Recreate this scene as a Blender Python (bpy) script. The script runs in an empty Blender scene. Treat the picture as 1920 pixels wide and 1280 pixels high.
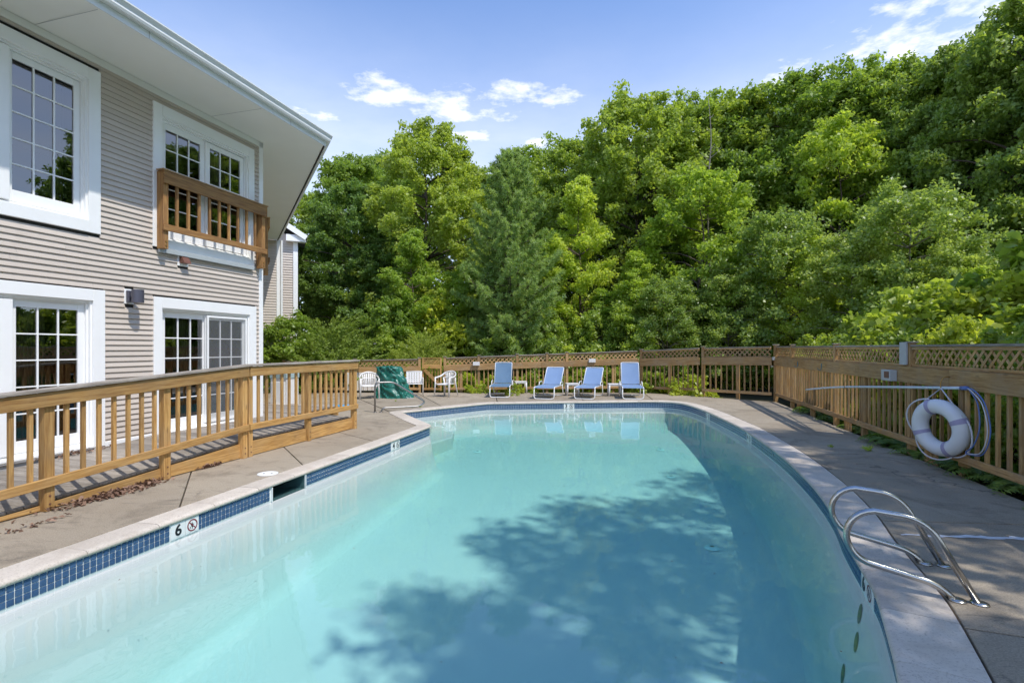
import bpy, bmesh, math, random
import numpy as np
from mathutils import Vector, Matrix, noise
from mathutils.bvhtree import BVHTree
R = math.radians
SC = bpy.context.scene
COL = SC.collection

# ------------------------------------------------------------------ camera, sky, sun, exposure
CAMH, FOC, HOR = 1.6, 960.0, 652.0
cd = bpy.data.cameras.new('camera'); cam = bpy.data.objects.new('camera', cd); COL.objects.link(cam)
cd.sensor_width = 36; cd.lens = 18; cd.shift_y = 0.00625; cd.clip_start = .05; cd.clip_end = 3000
cam.location = (0, 0, CAMH); cam.rotation_euler = (R(90), 0, 0); SC.camera = cam

SUN = Vector((.50, -.42, 1.0)).normalized()
SUN_EL = math.asin(SUN.z); SUN_ROT = math.atan2(SUN.x, SUN.y)
SKY_STRENGTH, SUN_STRENGTH, EXPOSURE = .15, 2.15, .86

world = bpy.data.worlds.new('World'); SC.world = world; world.use_nodes = True
def build_world():
    nt = world.node_tree; nt.nodes.clear(); N = nt.nodes.new; L = nt.links.new
    out = N('ShaderNodeOutputWorld'); bg = N('ShaderNodeBackground'); bg.inputs[1].default_value = SKY_STRENGTH
    sky = N('ShaderNodeTexSky'); sky.sky_type = 'NISHITA'; sky.sun_disc = False
    sky.sun_elevation = SUN_EL; sky.sun_rotation = SUN_ROT
    sky.air_density = 1.0; sky.dust_density = .35; sky.ozone_density = 2.2
    tc = N('ShaderNodeTexCoord'); sep = N('ShaderNodeSeparateXYZ'); L(tc.outputs['Generated'], sep.inputs[0])
    def M(op, a, b=None, c=None):
        n = N('ShaderNodeMath'); n.operation = op
        for i, v in enumerate((a, b, c)):
            if v is None: continue
            if isinstance(v, (int, float)): n.inputs[i].default_value = v
            else: L(v, n.inputs[i])
        return n.outputs[0]
    z = M('MAXIMUM', sep.outputs[2], .04)
    qx = M('DIVIDE', sep.outputs[0], z); qy = M('DIVIDE', sep.outputs[1], z)
    cmb = N('ShaderNodeCombineXYZ'); L(qx, cmb.inputs[0]); L(qy, cmb.inputs[1])
    def noise_(scale, detail, rough, vec):
        n = N('ShaderNodeTexNoise'); n.inputs['Scale'].default_value = scale; n.inputs['Detail'].default_value = detail
        n.inputs['Roughness'].default_value = rough; L(vec, n.inputs['Vector']); return n.outputs[0]
    fine = noise_(5.5, 9, .62, cmb.outputs[0])
    big = noise_(.55, 3, .5, cmb.outputs[0])
    # cumulus puffs lying in one flat layer: centre and half-axes in layer units
    puffs = [(-.22, 2.12, .34, .17), (.04, 2.02, .27, .12), (-.50, 1.99, .17, .15), (1.40, 1.58, .36, .24), (1.62, 1.72, .30, .2),
             (1.05, 1.88, .16, .12), (-.19, 2.40, .11, .09), (.14, 2.49, .09, .07), (-.92, 2.22, .16, .12), (1.85, 1.35, .3, .2),
             (-2.3, 1.0, .4, .25), (-1.2, -1.1, .35, .22), (.9, -1.7, .4, .25), (2.7, .4, .35, .2), (-2.4, -.8, .4, .24), (2.2, -.9, .3, .2)]
    tot = None
    for cx, cy, rx, ry in puffs:
        dx = M('DIVIDE', M('SUBTRACT', qx, cx), rx); dy = M('DIVIDE', M('SUBTRACT', qy, cy), ry)
        v = M('SUBTRACT', 1.0, M('ADD', M('MULTIPLY', dx, dx), M('MULTIPLY', dy, dy)))
        tot = v if tot is None else M('MAXIMUM', tot, v)
    dens = M('ADD', M('MULTIPLY', M('MAXIMUM', tot, -1.2), .42), M('MULTIPLY', M('SUBTRACT', fine, .5), 2.6))
    ramp = N('ShaderNodeMapRange'); ramp.interpolation_type = 'SMOOTHSTEP'
    ramp.inputs['From Min'].default_value = -.16; ramp.inputs['From Max'].default_value = .8; L(dens, ramp.inputs['Value'])
    # thin veil, stronger low in the sky
    veil = N('ShaderNodeMapRange'); veil.interpolation_type = 'SMOOTHSTEP'
    veil.inputs['From Min'].default_value = 1.15; veil.inputs['From Max'].default_value = 2.9; veil.inputs['To Max'].default_value = .50
    L(M('SQRT', M('ADD', M('MULTIPLY', qx, qx), M('MULTIPLY', qy, qy))), veil.inputs['Value'])
    veil2 = M('MULTIPLY', veil.outputs[0], M('ADD', .45, M('MULTIPLY', noise_(1.6, 6, .6, cmb.outputs[0]), 1.0)))
    cov = M('MAXIMUM', ramp.outputs[0], M('MINIMUM', veil2, .8))
    tint = N('ShaderNodeMix'); tint.data_type = 'RGBA'; tint.blend_type = 'MULTIPLY'; tint.inputs[0].default_value = 1
    L(sky.outputs[0], tint.inputs[6]); tint.inputs[7].default_value = (.74, .84, 1.0, 1)
    mix = N('ShaderNodeMix'); mix.data_type = 'RGBA'; L(cov, mix.inputs[0]); L(tint.outputs[2], mix.inputs[6])
    mix.inputs[7].default_value = (4.6, 4.7, 4.9, 1)
    L(mix.outputs[2], bg.inputs[0]); L(bg.outputs[0], out.inputs[0])
build_world()

sd = bpy.data.lights.new('sun', 'SUN'); sd.energy = SUN_STRENGTH; sd.angle = R(.8); sd.color = (1, .955, .88)
sun = bpy.data.objects.new('sun', sd); COL.objects.link(sun); sun.location = (20, -5, 40)
sun.rotation_euler = SUN.to_track_quat('Z', 'Y').to_euler()
vs = SC.view_settings; vs.view_transform = 'Standard'; vs.look = 'None'; vs.exposure = EXPOSURE; vs.gamma = 1; vs.use_curve_mapping = False
SC.render.engine = 'CYCLES'
cy = SC.cycles; cy.use_denoising = True; cy.max_bounces = 10; cy.transparent_max_bounces = 16; cy.diffuse_bounces = 6
cy.glossy_bounces = 4; cy.transmission_bounces = 6; cy.caustics_reflective = False; cy.caustics_refractive = False
cy.sample_clamp_indirect = 8; cy.use_adaptive_sampling = True; cy.adaptive_threshold = .015

# ------------------------------------------------------------------ pixel -> place
def gp(px, py, z=0.0):
    d = (CAMH - z) * FOC / (py - HOR); return Vector(((px - 960) / FOC * d, d, z))
def at(px, py, d): return Vector(((px - 960) / FOC * d, d, CAMH + (HOR - py) / FOC * d))

# ------------------------------------------------------------------ materials
MATS = {}
class NB:
    def __init__(s, name):
        s.m = bpy.data.materials.new(name); s.m.use_nodes = True; s.nt = s.m.node_tree
        s.b = s.nt.nodes['Principled BSDF']; s.out = s.nt.nodes['Material Output']; MATS[name] = s.m
    def n(s, t, **k):
        x = s.nt.nodes.new(t)
        for a, v in k.items(): setattr(x, a, v)
        return x
    def l(s, a, b): s.nt.links.new(a, b)
    def coord(s, scale=(1, 1, 1), kind='Object', rnd=True):
        tc = s.n('ShaderNodeTexCoord'); mp = s.n('ShaderNodeMapping'); mp.inputs['Scale'].default_value = scale
        if kind == 'World':
            g = s.n('ShaderNodeNewGeometry'); s.l(g.outputs['Position'], mp.inputs[0])
        else: s.l(tc.outputs[kind], mp.inputs[0])
        if rnd:
            oi = s.n('ShaderNodeObjectInfo'); mu = s.n('ShaderNodeMath', operation='MULTIPLY'); mu.inputs[1].default_value = 57.0
            s.l(oi.outputs['Random'], mu.inputs[0]); s.l(mu.outputs[0], mp.inputs['Location'])
        return mp.outputs[0]
    def noise(s, vec, scale=5, detail=5, rough=.55, dist=0):
        x = s.n('ShaderNodeTexNoise'); x.inputs['Scale'].default_value = scale; x.inputs['Detail'].default_value = detail
        x.inputs['Roughness'].default_value = rough; x.inputs['Distortion'].default_value = dist; s.l(vec, x.inputs['Vector']); return x.outputs[0]
    def ramp(s, fac, stops):
        x = s.n('ShaderNodeValToRGB'); e = x.color_ramp.elements
        e[0].position, e[0].color = stops[0][0], (*stops[0][1], 1); e[1].position, e[1].color = stops[-1][0], (*stops[-1][1], 1)
        for p, c in stops[1:-1]:
            q = e.new(p); q.color = (*c, 1)
        s.l(fac, x.inputs[0]); return x.outputs[0]
    def mix(s, fac, a, b, mode='MIX'):
        x = s.n('ShaderNodeMix', data_type='RGBA', blend_type=mode)
        for i, v in ((0, fac), (6, a), (7, b)):
            if isinstance(v, (int, float)): x.inputs[i].default_value = v
            elif isinstance(v, tuple): x.inputs[i].default_value = (*v, 1)
            else: s.l(v, x.inputs[i])
        return x.outputs[2]
    def math(s, op, a, b):
        x = s.n('ShaderNodeMath', operation=op)
        for i, v in enumerate((a, b)):
            if isinstance(v, (int, float)): x.inputs[i].default_value = v
            else: s.l(v, x.inputs[i])
        return x.outputs[0]
    def bump(s, h, strength=.3, dist=.01):
        x = s.n('ShaderNodeBump'); x.inputs['Strength'].default_value = strength; x.inputs['Distance'].default_value = dist
        s.l(h, x.inputs['Height']); s.l(x.outputs[0], s.b.inputs['Normal']); return x
    def rough(s, v): s.b.inputs['Roughness'].default_value = v
    def color(s, c):
        if isinstance(c, tuple): s.b.inputs['Base Color'].default_value = (*c, 1)
        else: s.l(c, s.b.inputs['Base Color'])

def plain(name, c, rough=.5, metal=0, var=.12, scale=6, bump=0):
    m = NB(name); v = m.coord()
    f = m.noise(v, scale, 5)
    m.color(m.mix(f, tuple(x * (1 - var) for x in c), tuple(min(1, x * (1 + var)) for x in c)))
    m.rough(rough); m.b.inputs['Metallic'].default_value = metal
    if bump: m.bump(m.noise(v, scale * 8, 4), bump, .004)
    return m

def wood(name, dark, light, grey, greyamt, rough=.72):
    m = NB(name); v = m.coord((.9, 14, 14)); v2 = m.coord((2, 2, 2)); v3 = m.coord((1.3, 60, 60))
    f = m.noise(v, 3.2, 6, .6, .6); fine = m.noise(v3, 2, 3, .6)
    c = m.ramp(f, [(.36, dark), (.5, tuple((a + b) / 2 for a, b in zip(dark, light))), (.64, light)])
    c = m.mix(m.math('MULTIPLY', fine, .35), c, tuple(x * .5 for x in dark), 'MIX')
    blot = m.noise(v2, 1.7, 5, .65)
    bl = m.ramp(blot, [(.42, (0, 0, 0)), (.68, (1, 1, 1))])
    c = m.mix(m.math('MULTIPLY', bl, greyamt), c, grey)
    vo = m.n('ShaderNodeTexVoronoi'); vo.inputs['Scale'].default_value = 1.0; m.l(m.coord((2.6, 9, 9)), vo.inputs['Vector'])
    kn = m.ramp(vo.outputs['Distance'], [(.05, (1, 1, 1)), (.14, (0, 0, 0))])
    c = m.mix(m.math('MULTIPLY', kn, .55), c, tuple(x * .35 for x in dark))
    oi = m.n('ShaderNodeObjectInfo')
    br = m.n('ShaderNodeMapRange'); br.inputs['To Min'].default_value = .72; br.inputs['To Max'].default_value = 1.2; m.l(oi.outputs['Random'], br.inputs[0])
    hs = m.n('ShaderNodeHueSaturation'); m.l(c, hs.inputs['Color']); m.l(br.outputs[0], hs.inputs['Value'])
    m.color(hs.outputs[0]); m.rough(rough)
    m.bump(m.math('ADD', f, m.math('MULTIPLY', fine, .6)), .35, .006)
    return m
wood('wood_gold', (0.388, 0.194, 0.051), (0.684, 0.410, 0.142), (.36, .25, .14), .35)
wood('wood_brown', (.36, .185, .06), (.64, .40, .165), (.42, .32, .21), .5)
wood('wood_grey', (0.262, 0.222, 0.182), (0.490, 0.433, 0.370), (.19, .165, .14), .5, .85)
wood('wood_red', (0.285, 0.131, 0.040), (0.502, 0.268, 0.085), (.22, .14, .075), .3)

plain('white_paint', (.89, .89, .88), .45, var=.05, scale=3)
plain('white_soffit', (.85, .85, .80), .6, var=.05, scale=1.5)
plain('white_plastic', (.78, .76, .74), .38, var=.05)
plain('gutter_metal', (.74, .76, .74), .35, var=.05, scale=2)
plain('dark_gap', (.03, .03, .028), .8)
plain('sconce_metal', (.09, .09, .12), .4, metal=.2)
plain('brown_plastic', (.17, .075, .05), .5)
plain('grey_box', (.46, .47, .47), .45, var=.12)
plain('teal_hook', (.05, .22, .25), .4)
plain('brass', (.45, .26, .08), .35, metal=.8)
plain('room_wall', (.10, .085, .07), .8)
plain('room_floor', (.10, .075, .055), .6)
plain('foundation', (.40, .38, .36), .85, var=.15, scale=4, bump=.3)
plain('roof_shingle', (.12, .11, .10), .9, var=.3, scale=20, bump=.5)
plain('white_picket', (.72, .68, .62), .6, var=.12, scale=5)
plain('lid_white', (.78, .77, .74), .5, var=.06)
plain('foam_blue', (.05, .30, .55), .6)
plain('bin_lid', (.36, .46, .46), .5)
plain('tube_white', (.80, .80, .80), .3, var=.04)
plain('grey_door', (.42, .46, .47), .5, var=.05)
plain('rope_white', (.62, .60, .64), .7)
plain('band_violet', (.38, .34, .50), .6)
plain('pole_blue', (.60, .68, .74), .35, var=.06)
plain('tube_blue', (.10, .17, .42), .4)
plain('marker_white', (.78, .79, .77), .3, var=.05, scale=10)
plain('ink', (.012, .012, .014), .4)
plain('ink_red', (.22, .02, .03), .4)
plain('skimmer', (.075, .15, .155), .35)
plain('niche', (.16, .19, .11), .7, var=.3, scale=12)
plain('fitting', (.76, .80, .78), .35)
plain('bark', (.10, .075, .055), .95, var=.35, scale=14, bump=.9)
plain('bark_pale', (.26, .23, .19), .9, var=.35, scale=12, bump=.6)
plain('chalk', (.62, .62, .64), .9, var=.25, scale=30)

def steel():
    m = NB('steel'); v = m.coord(); m.b.inputs['Metallic'].default_value = 1; m.color(m.mix(m.noise(v, 14, 5), (.40, .39, .37), (.60, .59, .57)))
    r = m.n('ShaderNodeMapRange'); r.inputs['To Min'].default_value = .12; r.inputs['To Max'].default_value = .38; m.l(m.noise(v, 9, 5), r.inputs[0]); m.l(r.outputs[0], m.b.inputs['Roughness'])
steel()
plain('steel_dull', (.30, .29, .28), .42, metal=1, var=.25, scale=12)

def siding():
    m = NB('siding'); v = m.coord((.6, 12, 12)); f = m.noise(v, 3, 5); big = m.noise(m.coord((1, 1, 1), 'World', False), .8, 4)
    c = m.mix(f, (.56, .485, .42), (.64, .56, .485)); c = m.mix(m.math('MULTIPLY', big, .35), c, (.44, .38, .32))
    st = m.ramp(m.noise(m.coord((3, 3, .5), 'World', False), 1.4, 6, .7), [(.55, (0, 0, 0)), (.75, (1, 1, 1))]); c = m.mix(m.math('MULTIPLY', st, .22), c, (.36, .32, .26))
    oi = m.n('ShaderNodeObjectInfo'); br = m.n('ShaderNodeMapRange'); br.inputs['To Min'].default_value = .94; br.inputs['To Max'].default_value = 1.05; m.l(oi.outputs['Random'], br.inputs[0])
    hs = m.n('ShaderNodeHueSaturation'); m.l(c, hs.inputs['Color']); m.l(br.outputs[0], hs.inputs['Value'])
    m.color(hs.outputs[0]); m.rough(.55); m.bump(m.noise(m.coord((2, 50, 50)), 3, 4), .12, .003)
siding()

def concrete():
    m = NB('concrete'); w = m.coord(kind='World', rnd=False)
    big = m.noise(w, .55, 5, .6); mid = m.noise(w, 2.6, 6, .62); fine = m.noise(w, 90, 4, .75)
    c = m.mix(mid, (.285, .230, .163), (.395, .325, .24)); c = m.mix(m.ramp(big, [(.38, (0, 0, 0)), (.64, (1, 1, 1))]), c, (.405, .34, .255))
    st = m.ramp(m.noise(m.coord((1, 1, 1), 'World', False), 1.3, 8, .72, 1.5), [(.51, (0, 0, 0)), (.64, (1, 1, 1))])
    c = m.mix(m.math('MULTIPLY', st, .55), c, (.175, .14, .10))
    st2 = m.ramp(m.noise(m.coord((.5, 2.2, 1), 'World', False), 2.1, 8, .75, 2.5), [(.57, (0, 0, 0)), (.64, (1, 1, 1))])
    c = m.mix(m.math('MULTIPLY', st2, .5), c, (.13, .11, .085))
    dist = m.n('ShaderNodeVectorMath', operation='ADD'); nz = m.n('ShaderNodeTexNoise'); nz.inputs['Scale'].default_value = 3; nz.inputs['Detail'].default_value = 6; m.l(w, nz.inputs['Vector'])
    scl = m.n('ShaderNodeVectorMath', operation='SCALE'); m.l(nz.outputs['Color'], scl.inputs[0]); scl.inputs['Scale'].default_value = .5; m.l(w, dist.inputs[0]); m.l(scl.outputs[0], dist.inputs[1])
    vo = m.n('ShaderNodeTexVoronoi', feature='DISTANCE_TO_EDGE'); vo.inputs['Scale'].default_value = .42; m.l(dist.outputs[0], vo.inputs['Vector'])
    cr = m.ramp(vo.outputs['Distance'], [(.0015, (1, 1, 1)), (.005, (0, 0, 0))]); gate_ = m.ramp(m.noise(w, .7, 2), [(.48, (0, 0, 0)), (.56, (1, 1, 1))])
    crk = m.mix(1.0, cr, gate_, 'MULTIPLY'); c = m.mix(m.math('MULTIPLY', crk, .75), c, (.07, .06, .05))
    sp = m.ramp(fine, [(.32, (.62, .62, .62)), (.62, (1.14, 1.14, 1.14))]); c = m.mix(1.0, c, sp, 'MULTIPLY')
    oi = m.n('ShaderNodeObjectInfo'); br = m.n('ShaderNodeMapRange'); br.inputs['To Min'].default_value = .90; br.inputs['To Max'].default_value = 1.07; m.l(oi.outputs['Random'], br.inputs[0])
    hs = m.n('ShaderNodeHueSaturation'); m.l(c, hs.inputs['Color']); m.l(br.outputs[0], hs.inputs['Value'])
    m.color(hs.outputs[0]); m.rough(.86); m.bump(m.math('SUBTRACT', m.math('ADD', fine, mid), m.math('MULTIPLY', crk, 1.0)), .45, .006)
concrete()

def coping():
    m = NB('coping'); w = m.coord(kind='World', rnd=True); f = m.noise(w, 4, 6, .65); fine = m.noise(w, 70, 3, .7)
    c = m.mix(f, (.55, .475, .39), (.70, .625, .535)); c = m.mix(m.math('MULTIPLY', m.ramp(m.noise(w, 1.6, 7, .72, .8), [(.47, (0, 0, 0)), (.66, (1, 1, 1))]), .6), c, (.43, .355, .28))
    c = m.mix(m.ramp(fine, [(.32, (1, 1, 1)), (.46, (0, 0, 0))]), c, (.42, .355, .295))
    dk = m.ramp(m.noise(w, 9, 7, .75, 1.5), [(.63, (0, 0, 0)), (.70, (1, 1, 1))]); c = m.mix(m.math('MULTIPLY', dk, .5), c, (.24, .20, .16))
    oi = m.n('ShaderNodeObjectInfo'); br = m.n('ShaderNodeMapRange'); br.inputs['To Min'].default_value = .9; br.inputs['To Max'].default_value = 1.06; m.l(oi.outputs['Random'], br.inputs[0])
    hs = m.n('ShaderNodeHueSaturation'); m.l(c, hs.inputs['Color']); m.l(br.outputs[0], hs.inputs['Value'])
    m.color(hs.outputs[0]); m.rough(.75); m.bump(fine, .45, .005)
coping()

def tile():
    m = NB('tile'); w = m.coord((1, 1, 1), 'World', False)
    wn = m.n('ShaderNodeTexWhiteNoise'); sn = m.n('ShaderNodeVectorMath', operation='SNAP'); m.l(w, sn.inputs[0]); sn.inputs[1].default_value = (.05, .05, .05); m.l(sn.outputs[0], wn.inputs['Vector'])
    c = m.mix(wn.outputs['Value'], (.030, .075, .17), (.055, .115, .225)); c = m.mix(m.math('MULTIPLY', m.noise(w, 12, 4), .4), c, (.10, .16, .25))
    m.color(c); m.rough(.16); m.bump(m.noise(w, 25, 2), .1, .003)
tile()

def plaster():
    m = NB('plaster'); w = m.coord(kind='World', rnd=False); f = m.noise(w, 1.1, 6, .6); s = m.noise(w, 18, 4, .7)
    c = m.mix(f, (.66, .62, .60), (.72, .67, .65)); c = m.mix(m.ramp(s, [(.28, (1, 1, 1)), (.36, (0, 0, 0))]), c, (.52, .54, .52))
    m.color(c); m.rough(.8)
plaster()
plain('grout', (.78, .79, .77), .8, var=.12, scale=12)

def water():
    m = NB('water'); nt = m.nt; nt.nodes.remove(m.b)
    w = m.coord((1, 1, 1), 'World', False)
    bp = m.n('ShaderNodeBump'); bp.inputs['Strength'].default_value = .11; bp.inputs['Distance'].default_value = .05
    m.l(m.math('ADD', m.noise(w, 1.3, 3, .5), m.math('MULTIPLY', m.noise(w, 9, 2, .5), .05)), bp.inputs['Height'])
    fr = m.n('ShaderNodeFresnel'); fr.inputs['IOR'].default_value = 1.333; m.l(bp.outputs[0], fr.inputs['Normal'])
    ge = m.n('ShaderNodeNewGeometry')
    fac = m.n('ShaderNodeMix', data_type='FLOAT'); m.l(ge.outputs['Backfacing'], fac.inputs[0]); m.l(fr.outputs[0], fac.inputs[2]); fac.inputs[3].default_value = .03
    gl = m.n('ShaderNodeBsdfGlossy'); gl.inputs['Roughness'].default_value = .008; m.l(bp.outputs[0], gl.inputs['Normal'])
    tr = m.n('ShaderNodeBsdfTransparent'); tr.inputs[0].default_value = (.98, .99, .99, 1)
    mx = m.n('ShaderNodeMixShader'); m.l(fac.outputs[0], mx.inputs[0]); m.l(tr.outputs[0], mx.inputs[1]); m.l(gl.outputs[0], mx.inputs[2]); m.l(mx.outputs[0], m.out.inputs['Surface'])
    ab = m.n('ShaderNodeVolumeAbsorption'); ab.inputs['Color'].default_value = (.63, .945, .928, 1); ab.inputs['Density'].default_value = .62
    sc_ = m.n('ShaderNodeVolumeScatter'); sc_.inputs['Color'].default_value = (.35, .93, 1, 1); sc_.inputs['Density'].default_value = .02; sc_.inputs['Anisotropy'].default_value = .2
    ad = m.n('ShaderNodeAddShader'); m.l(ab.outputs[0], ad.inputs[0]); m.l(sc_.outputs[0], ad.inputs[1]); m.l(ad.outputs[0], m.out.inputs['Volume'])
water()

def glass():
    m = NB('glass'); m.nt.nodes.remove(m.b)
    fr = m.n('ShaderNodeFresnel'); fr.inputs['IOR'].default_value = 2.5
    gl = m.n('ShaderNodeBsdfGlossy'); gl.inputs['Roughness'].default_value = .0; gl.inputs['Color'].default_value = (.95, .97, 1, 1)
    bp = m.n('ShaderNodeBump'); bp.inputs['Strength'].default_value = .03; bp.inputs['Distance'].default_value = .02; m.l(m.noise(m.coord((1, 1, 1), 'World', False), 2.2, 2), bp.inputs['Height']); m.l(bp.outputs[0], gl.inputs['Normal'])
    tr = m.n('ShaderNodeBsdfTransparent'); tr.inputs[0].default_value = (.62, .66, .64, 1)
    mx = m.n('ShaderNodeMixShader'); m.l(fr.outputs[0], mx.inputs[0]); m.l(tr.outputs[0], mx.inputs[1]); m.l(gl.outputs[0], mx.inputs[2]); m.l(mx.outputs[0], m.out.inputs['Surface'])
glass()
def screen():
    m = NB('insect_screen'); m.nt.nodes.remove(m.b)
    d = m.n('ShaderNodeBsdfDiffuse'); d.inputs[0].default_value = (.30, .31, .32, 1)
    tr = m.n('ShaderNodeBsdfTransparent'); mx = m.n('ShaderNodeMixShader'); mx.inputs[0].default_value = .3
    m.l(tr.outputs[0], mx.inputs[1]); m.l(d.outputs[0], mx.inputs[2]); m.l(mx.outputs[0], m.out.inputs['Surface'])
screen()
def fabric():
    m = NB('sling_blue'); v = m.coord(); wv = m.n('ShaderNodeTexWave'); wv.inputs['Scale'].default_value = 60; m.l(v, wv.inputs['Vector'])
    f = m.noise(v, 3, 5); m.color(m.mix(f, (.155, .245, .42), (.22, .325, .51))); m.rough(.7); m.bump(wv.outputs[0], .2, .002)
    m2 = NB('sling_faded'); v = m2.coord(); m2.color(m2.mix(m2.noise(v, 3, 5), (.08, .16, .26), (.14, .235, .35))); m2.rough(.7)
fabric()
def tarp():
    m = NB('tarp'); v = m.coord(); f = m.noise(v, 5, 5); m.color(m.mix(f, (.008, .105, .08), (.022, .19, .145))); m.rough(.33)
    m.bump(m.noise(v, 16, 5, .6, .5), .5, .02)
tarp()

def ground():
    m = NB('forest_floor'); w = m.coord(kind='World', rnd=False); f = m.noise(w, 1.5, 6); g = m.noise(w, 24, 4)
    c = m.mix(f, (.06, .07, .022), (.10, .075, .04)); c = m.mix(m.ramp(g, [(.4, (0, 0, 0)), (.6, (1, 1, 1))]), c, (.045, .035, .02)); m.color(c); m.rough(.95); m.bump(g, .8, .05)
ground()

def leafmat(name, a, b, trans, tc, rough=.5, hue=.018):
    m = NB(name); nt = m.nt
    at_ = m.n('ShaderNodeAttribute', attribute_name='v')
    c = m.ramp(at_.outputs['Fac'], [(0, a), (1, b)])
    oi = m.n('ShaderNodeObjectInfo'); hs = m.n('ShaderNodeHueSaturation'); m.l(c, hs.inputs['Color'])
    r1 = m.n('ShaderNodeMapRange'); r1.inputs['To Min'].default_value = .5 - hue; r1.inputs['To Max'].default_value = .5 + hue * .6; m.l(oi.outputs['Random'], r1.inputs[0]); m.l(r1.outputs[0], hs.inputs['Hue'])
    r2 = m.n('ShaderNodeMapRange'); r2.inputs['To Min'].default_value = 1.2; r2.inputs['To Max'].default_value = .85; m.l(oi.outputs['Random'], r2.inputs[0]); m.l(r2.outputs[0], hs.inputs['Value'])
    m.color(hs.outputs[0]); m.rough(rough); m.b.inputs['Specular IOR Level'].default_value = .55
    t = m.n('ShaderNodeBsdfTranslucent'); tm = m.mix(1.0, hs.outputs[0], tc, 'MULTIPLY'); m.l(tm, t.inputs[0])
    mx = m.n('ShaderNodeMixShader'); mx.inputs[0].default_value = trans
    m.l(m.b.outputs[0], mx.inputs[1]); m.l(t.outputs[0], mx.inputs[2]); m.l(mx.outputs[0], m.out.inputs['Surface'])
TC = (1.6, 1.6, .8)
leafmat('leaf_oak', (0.19, 0.27, 0.045), (0.35, 0.46, 0.085), 0.48, TC)
leafmat('leaf_dark', (0.14, 0.235, 0.055), (0.28, 0.39, 0.085), 0.45, TC)
leafmat('leaf_lime', (0.25, 0.36, 0.045), (0.43, 0.54, 0.09), 0.5, TC)
leafmat('leaf_birch', (0.24, 0.33, 0.075), (0.42, 0.51, 0.15), 0.48, TC, .38)
leafmat('leaf_shrub', (0.2, 0.3, 0.05), (0.38, 0.48, 0.09), 0.48, TC, .4)
leafmat('leaf_yellow', (0.27, 0.36, 0.04), (0.45, 0.52, 0.085), 0.5, TC, .4)
leafmat('needle_pine', (0.26, 0.37, 0.1), (0.44, 0.54, 0.18), 0.45, TC, .55)
leafmat('needle_juniper', (.15,.23,.03), (.36,.44,.075), 0.4, TC, .6)
leafmat('leaf_fern', (0.122, 0.211, 0.039), (0.227, 0.323, 0.065), .40, TC)
leafmat('leaf_dry', (.14, .075, .045), (.34, .215, .145), .12, (1, 1, 1), .8, .01)

# ------------------------------------------------------------------ object helpers
FR = {}
def place(o, parent, Mw):
    if parent is not None:
        o.parent = parent; o.matrix_basis = FR[parent].inverted() @ Mw
    else: o.matrix_basis = Mw
    FR[o] = Mw
def tag(o, label=None, cat=None, group=None, kind=None):
    for k, v in (('label', label), ('category', cat), ('group', group), ('kind', kind)):
        if v: o[k] = v
    return o
def thing(name, label, cat, loc=(0, 0, 0), rz=0, group=None):
    o = bpy.data.objects.new(name, None); o.empty_display_size = .2; COL.objects.link(o)
    place(o, None, Matrix.Translation(loc) @ Matrix.Rotation(rz, 4, 'Z')); return tag(o, label, cat, group)
def link(name, me, parent=None, M=None):
    o = bpy.data.objects.new(name, me); COL.objects.link(o)
    if M is None: M = FR[parent] if parent is not None else Matrix()
    place(o, parent, M); return o
def mk(name, V, F, mat, parent=None, M=None, smooth=False):
    me = bpy.data.meshes.new(name); me.from_pydata([tuple(v) for v in V], [], F); me.materials.append(MATS[mat])
    if smooth: me.polygons.foreach_set('use_smooth', [True] * len(me.polygons))
    me.update(); return link(name, me, parent, M)
BOXC = {}
def boxmesh(L, W, H, mat, c=.003):
    k = (round(L, 3), round(W, 3), round(H, 3), mat, round(c, 4))
    if k in BOXC: return BOXC[k]
    bm = bmesh.new(); bmesh.ops.create_cube(bm, size=1)
    bmesh.ops.scale(bm, vec=(k[0], k[1], k[2]), verts=bm.verts)
    if c > 0: bmesh.ops.bevel(bm, geom=bm.edges[:], offset=min(c, min(k[:3]) * .3), segments=1, affect='EDGES')
    me = bpy.data.meshes.new('board'); bm.to_mesh(me); bm.free(); me.materials.append(MATS[mat]); BOXC[k] = me; return me
def axes(d, up=(0, 0, 1)):
    x = Vector(d).normalized(); u = Vector(up)
    if abs(x.dot(u)) > .99: u = Vector((0, 1, 0))
    y = u.cross(x).normalized(); z = x.cross(y); return x, y, z
def board(name, p0, p1, W, H, mat, parent, up=(0, 0, 1), c=.003, F=None):
    """box from p0 to p1; H measured along up, W across"""
    p0, p1, up = Vector(p0), Vector(p1), Vector(up)
    if F is not None: p0, p1, up = F @ p0, F @ p1, F.to_3x3() @ up
    x, y, z = axes(p1 - p0, up); M = Matrix((x, y, z)).transposed().to_4x4(); M.translation = (p0 + p1) / 2
    return link(name, boxmesh((p1 - p0).length, W, H, mat, c), parent, M)
def block(name, lo, hi, mat, parent, F=None, c=.004):
    lo, hi = Vector(lo), Vector(hi); ce = (lo + hi) / 2; s = hi - lo
    M = (F if F is not None else FR[parent] if parent is not None else Matrix()) @ Matrix.Translation(ce)
    return link(name, boxmesh(abs(s.x), abs(s.y), abs(s.z), mat, c), parent, M)
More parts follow.
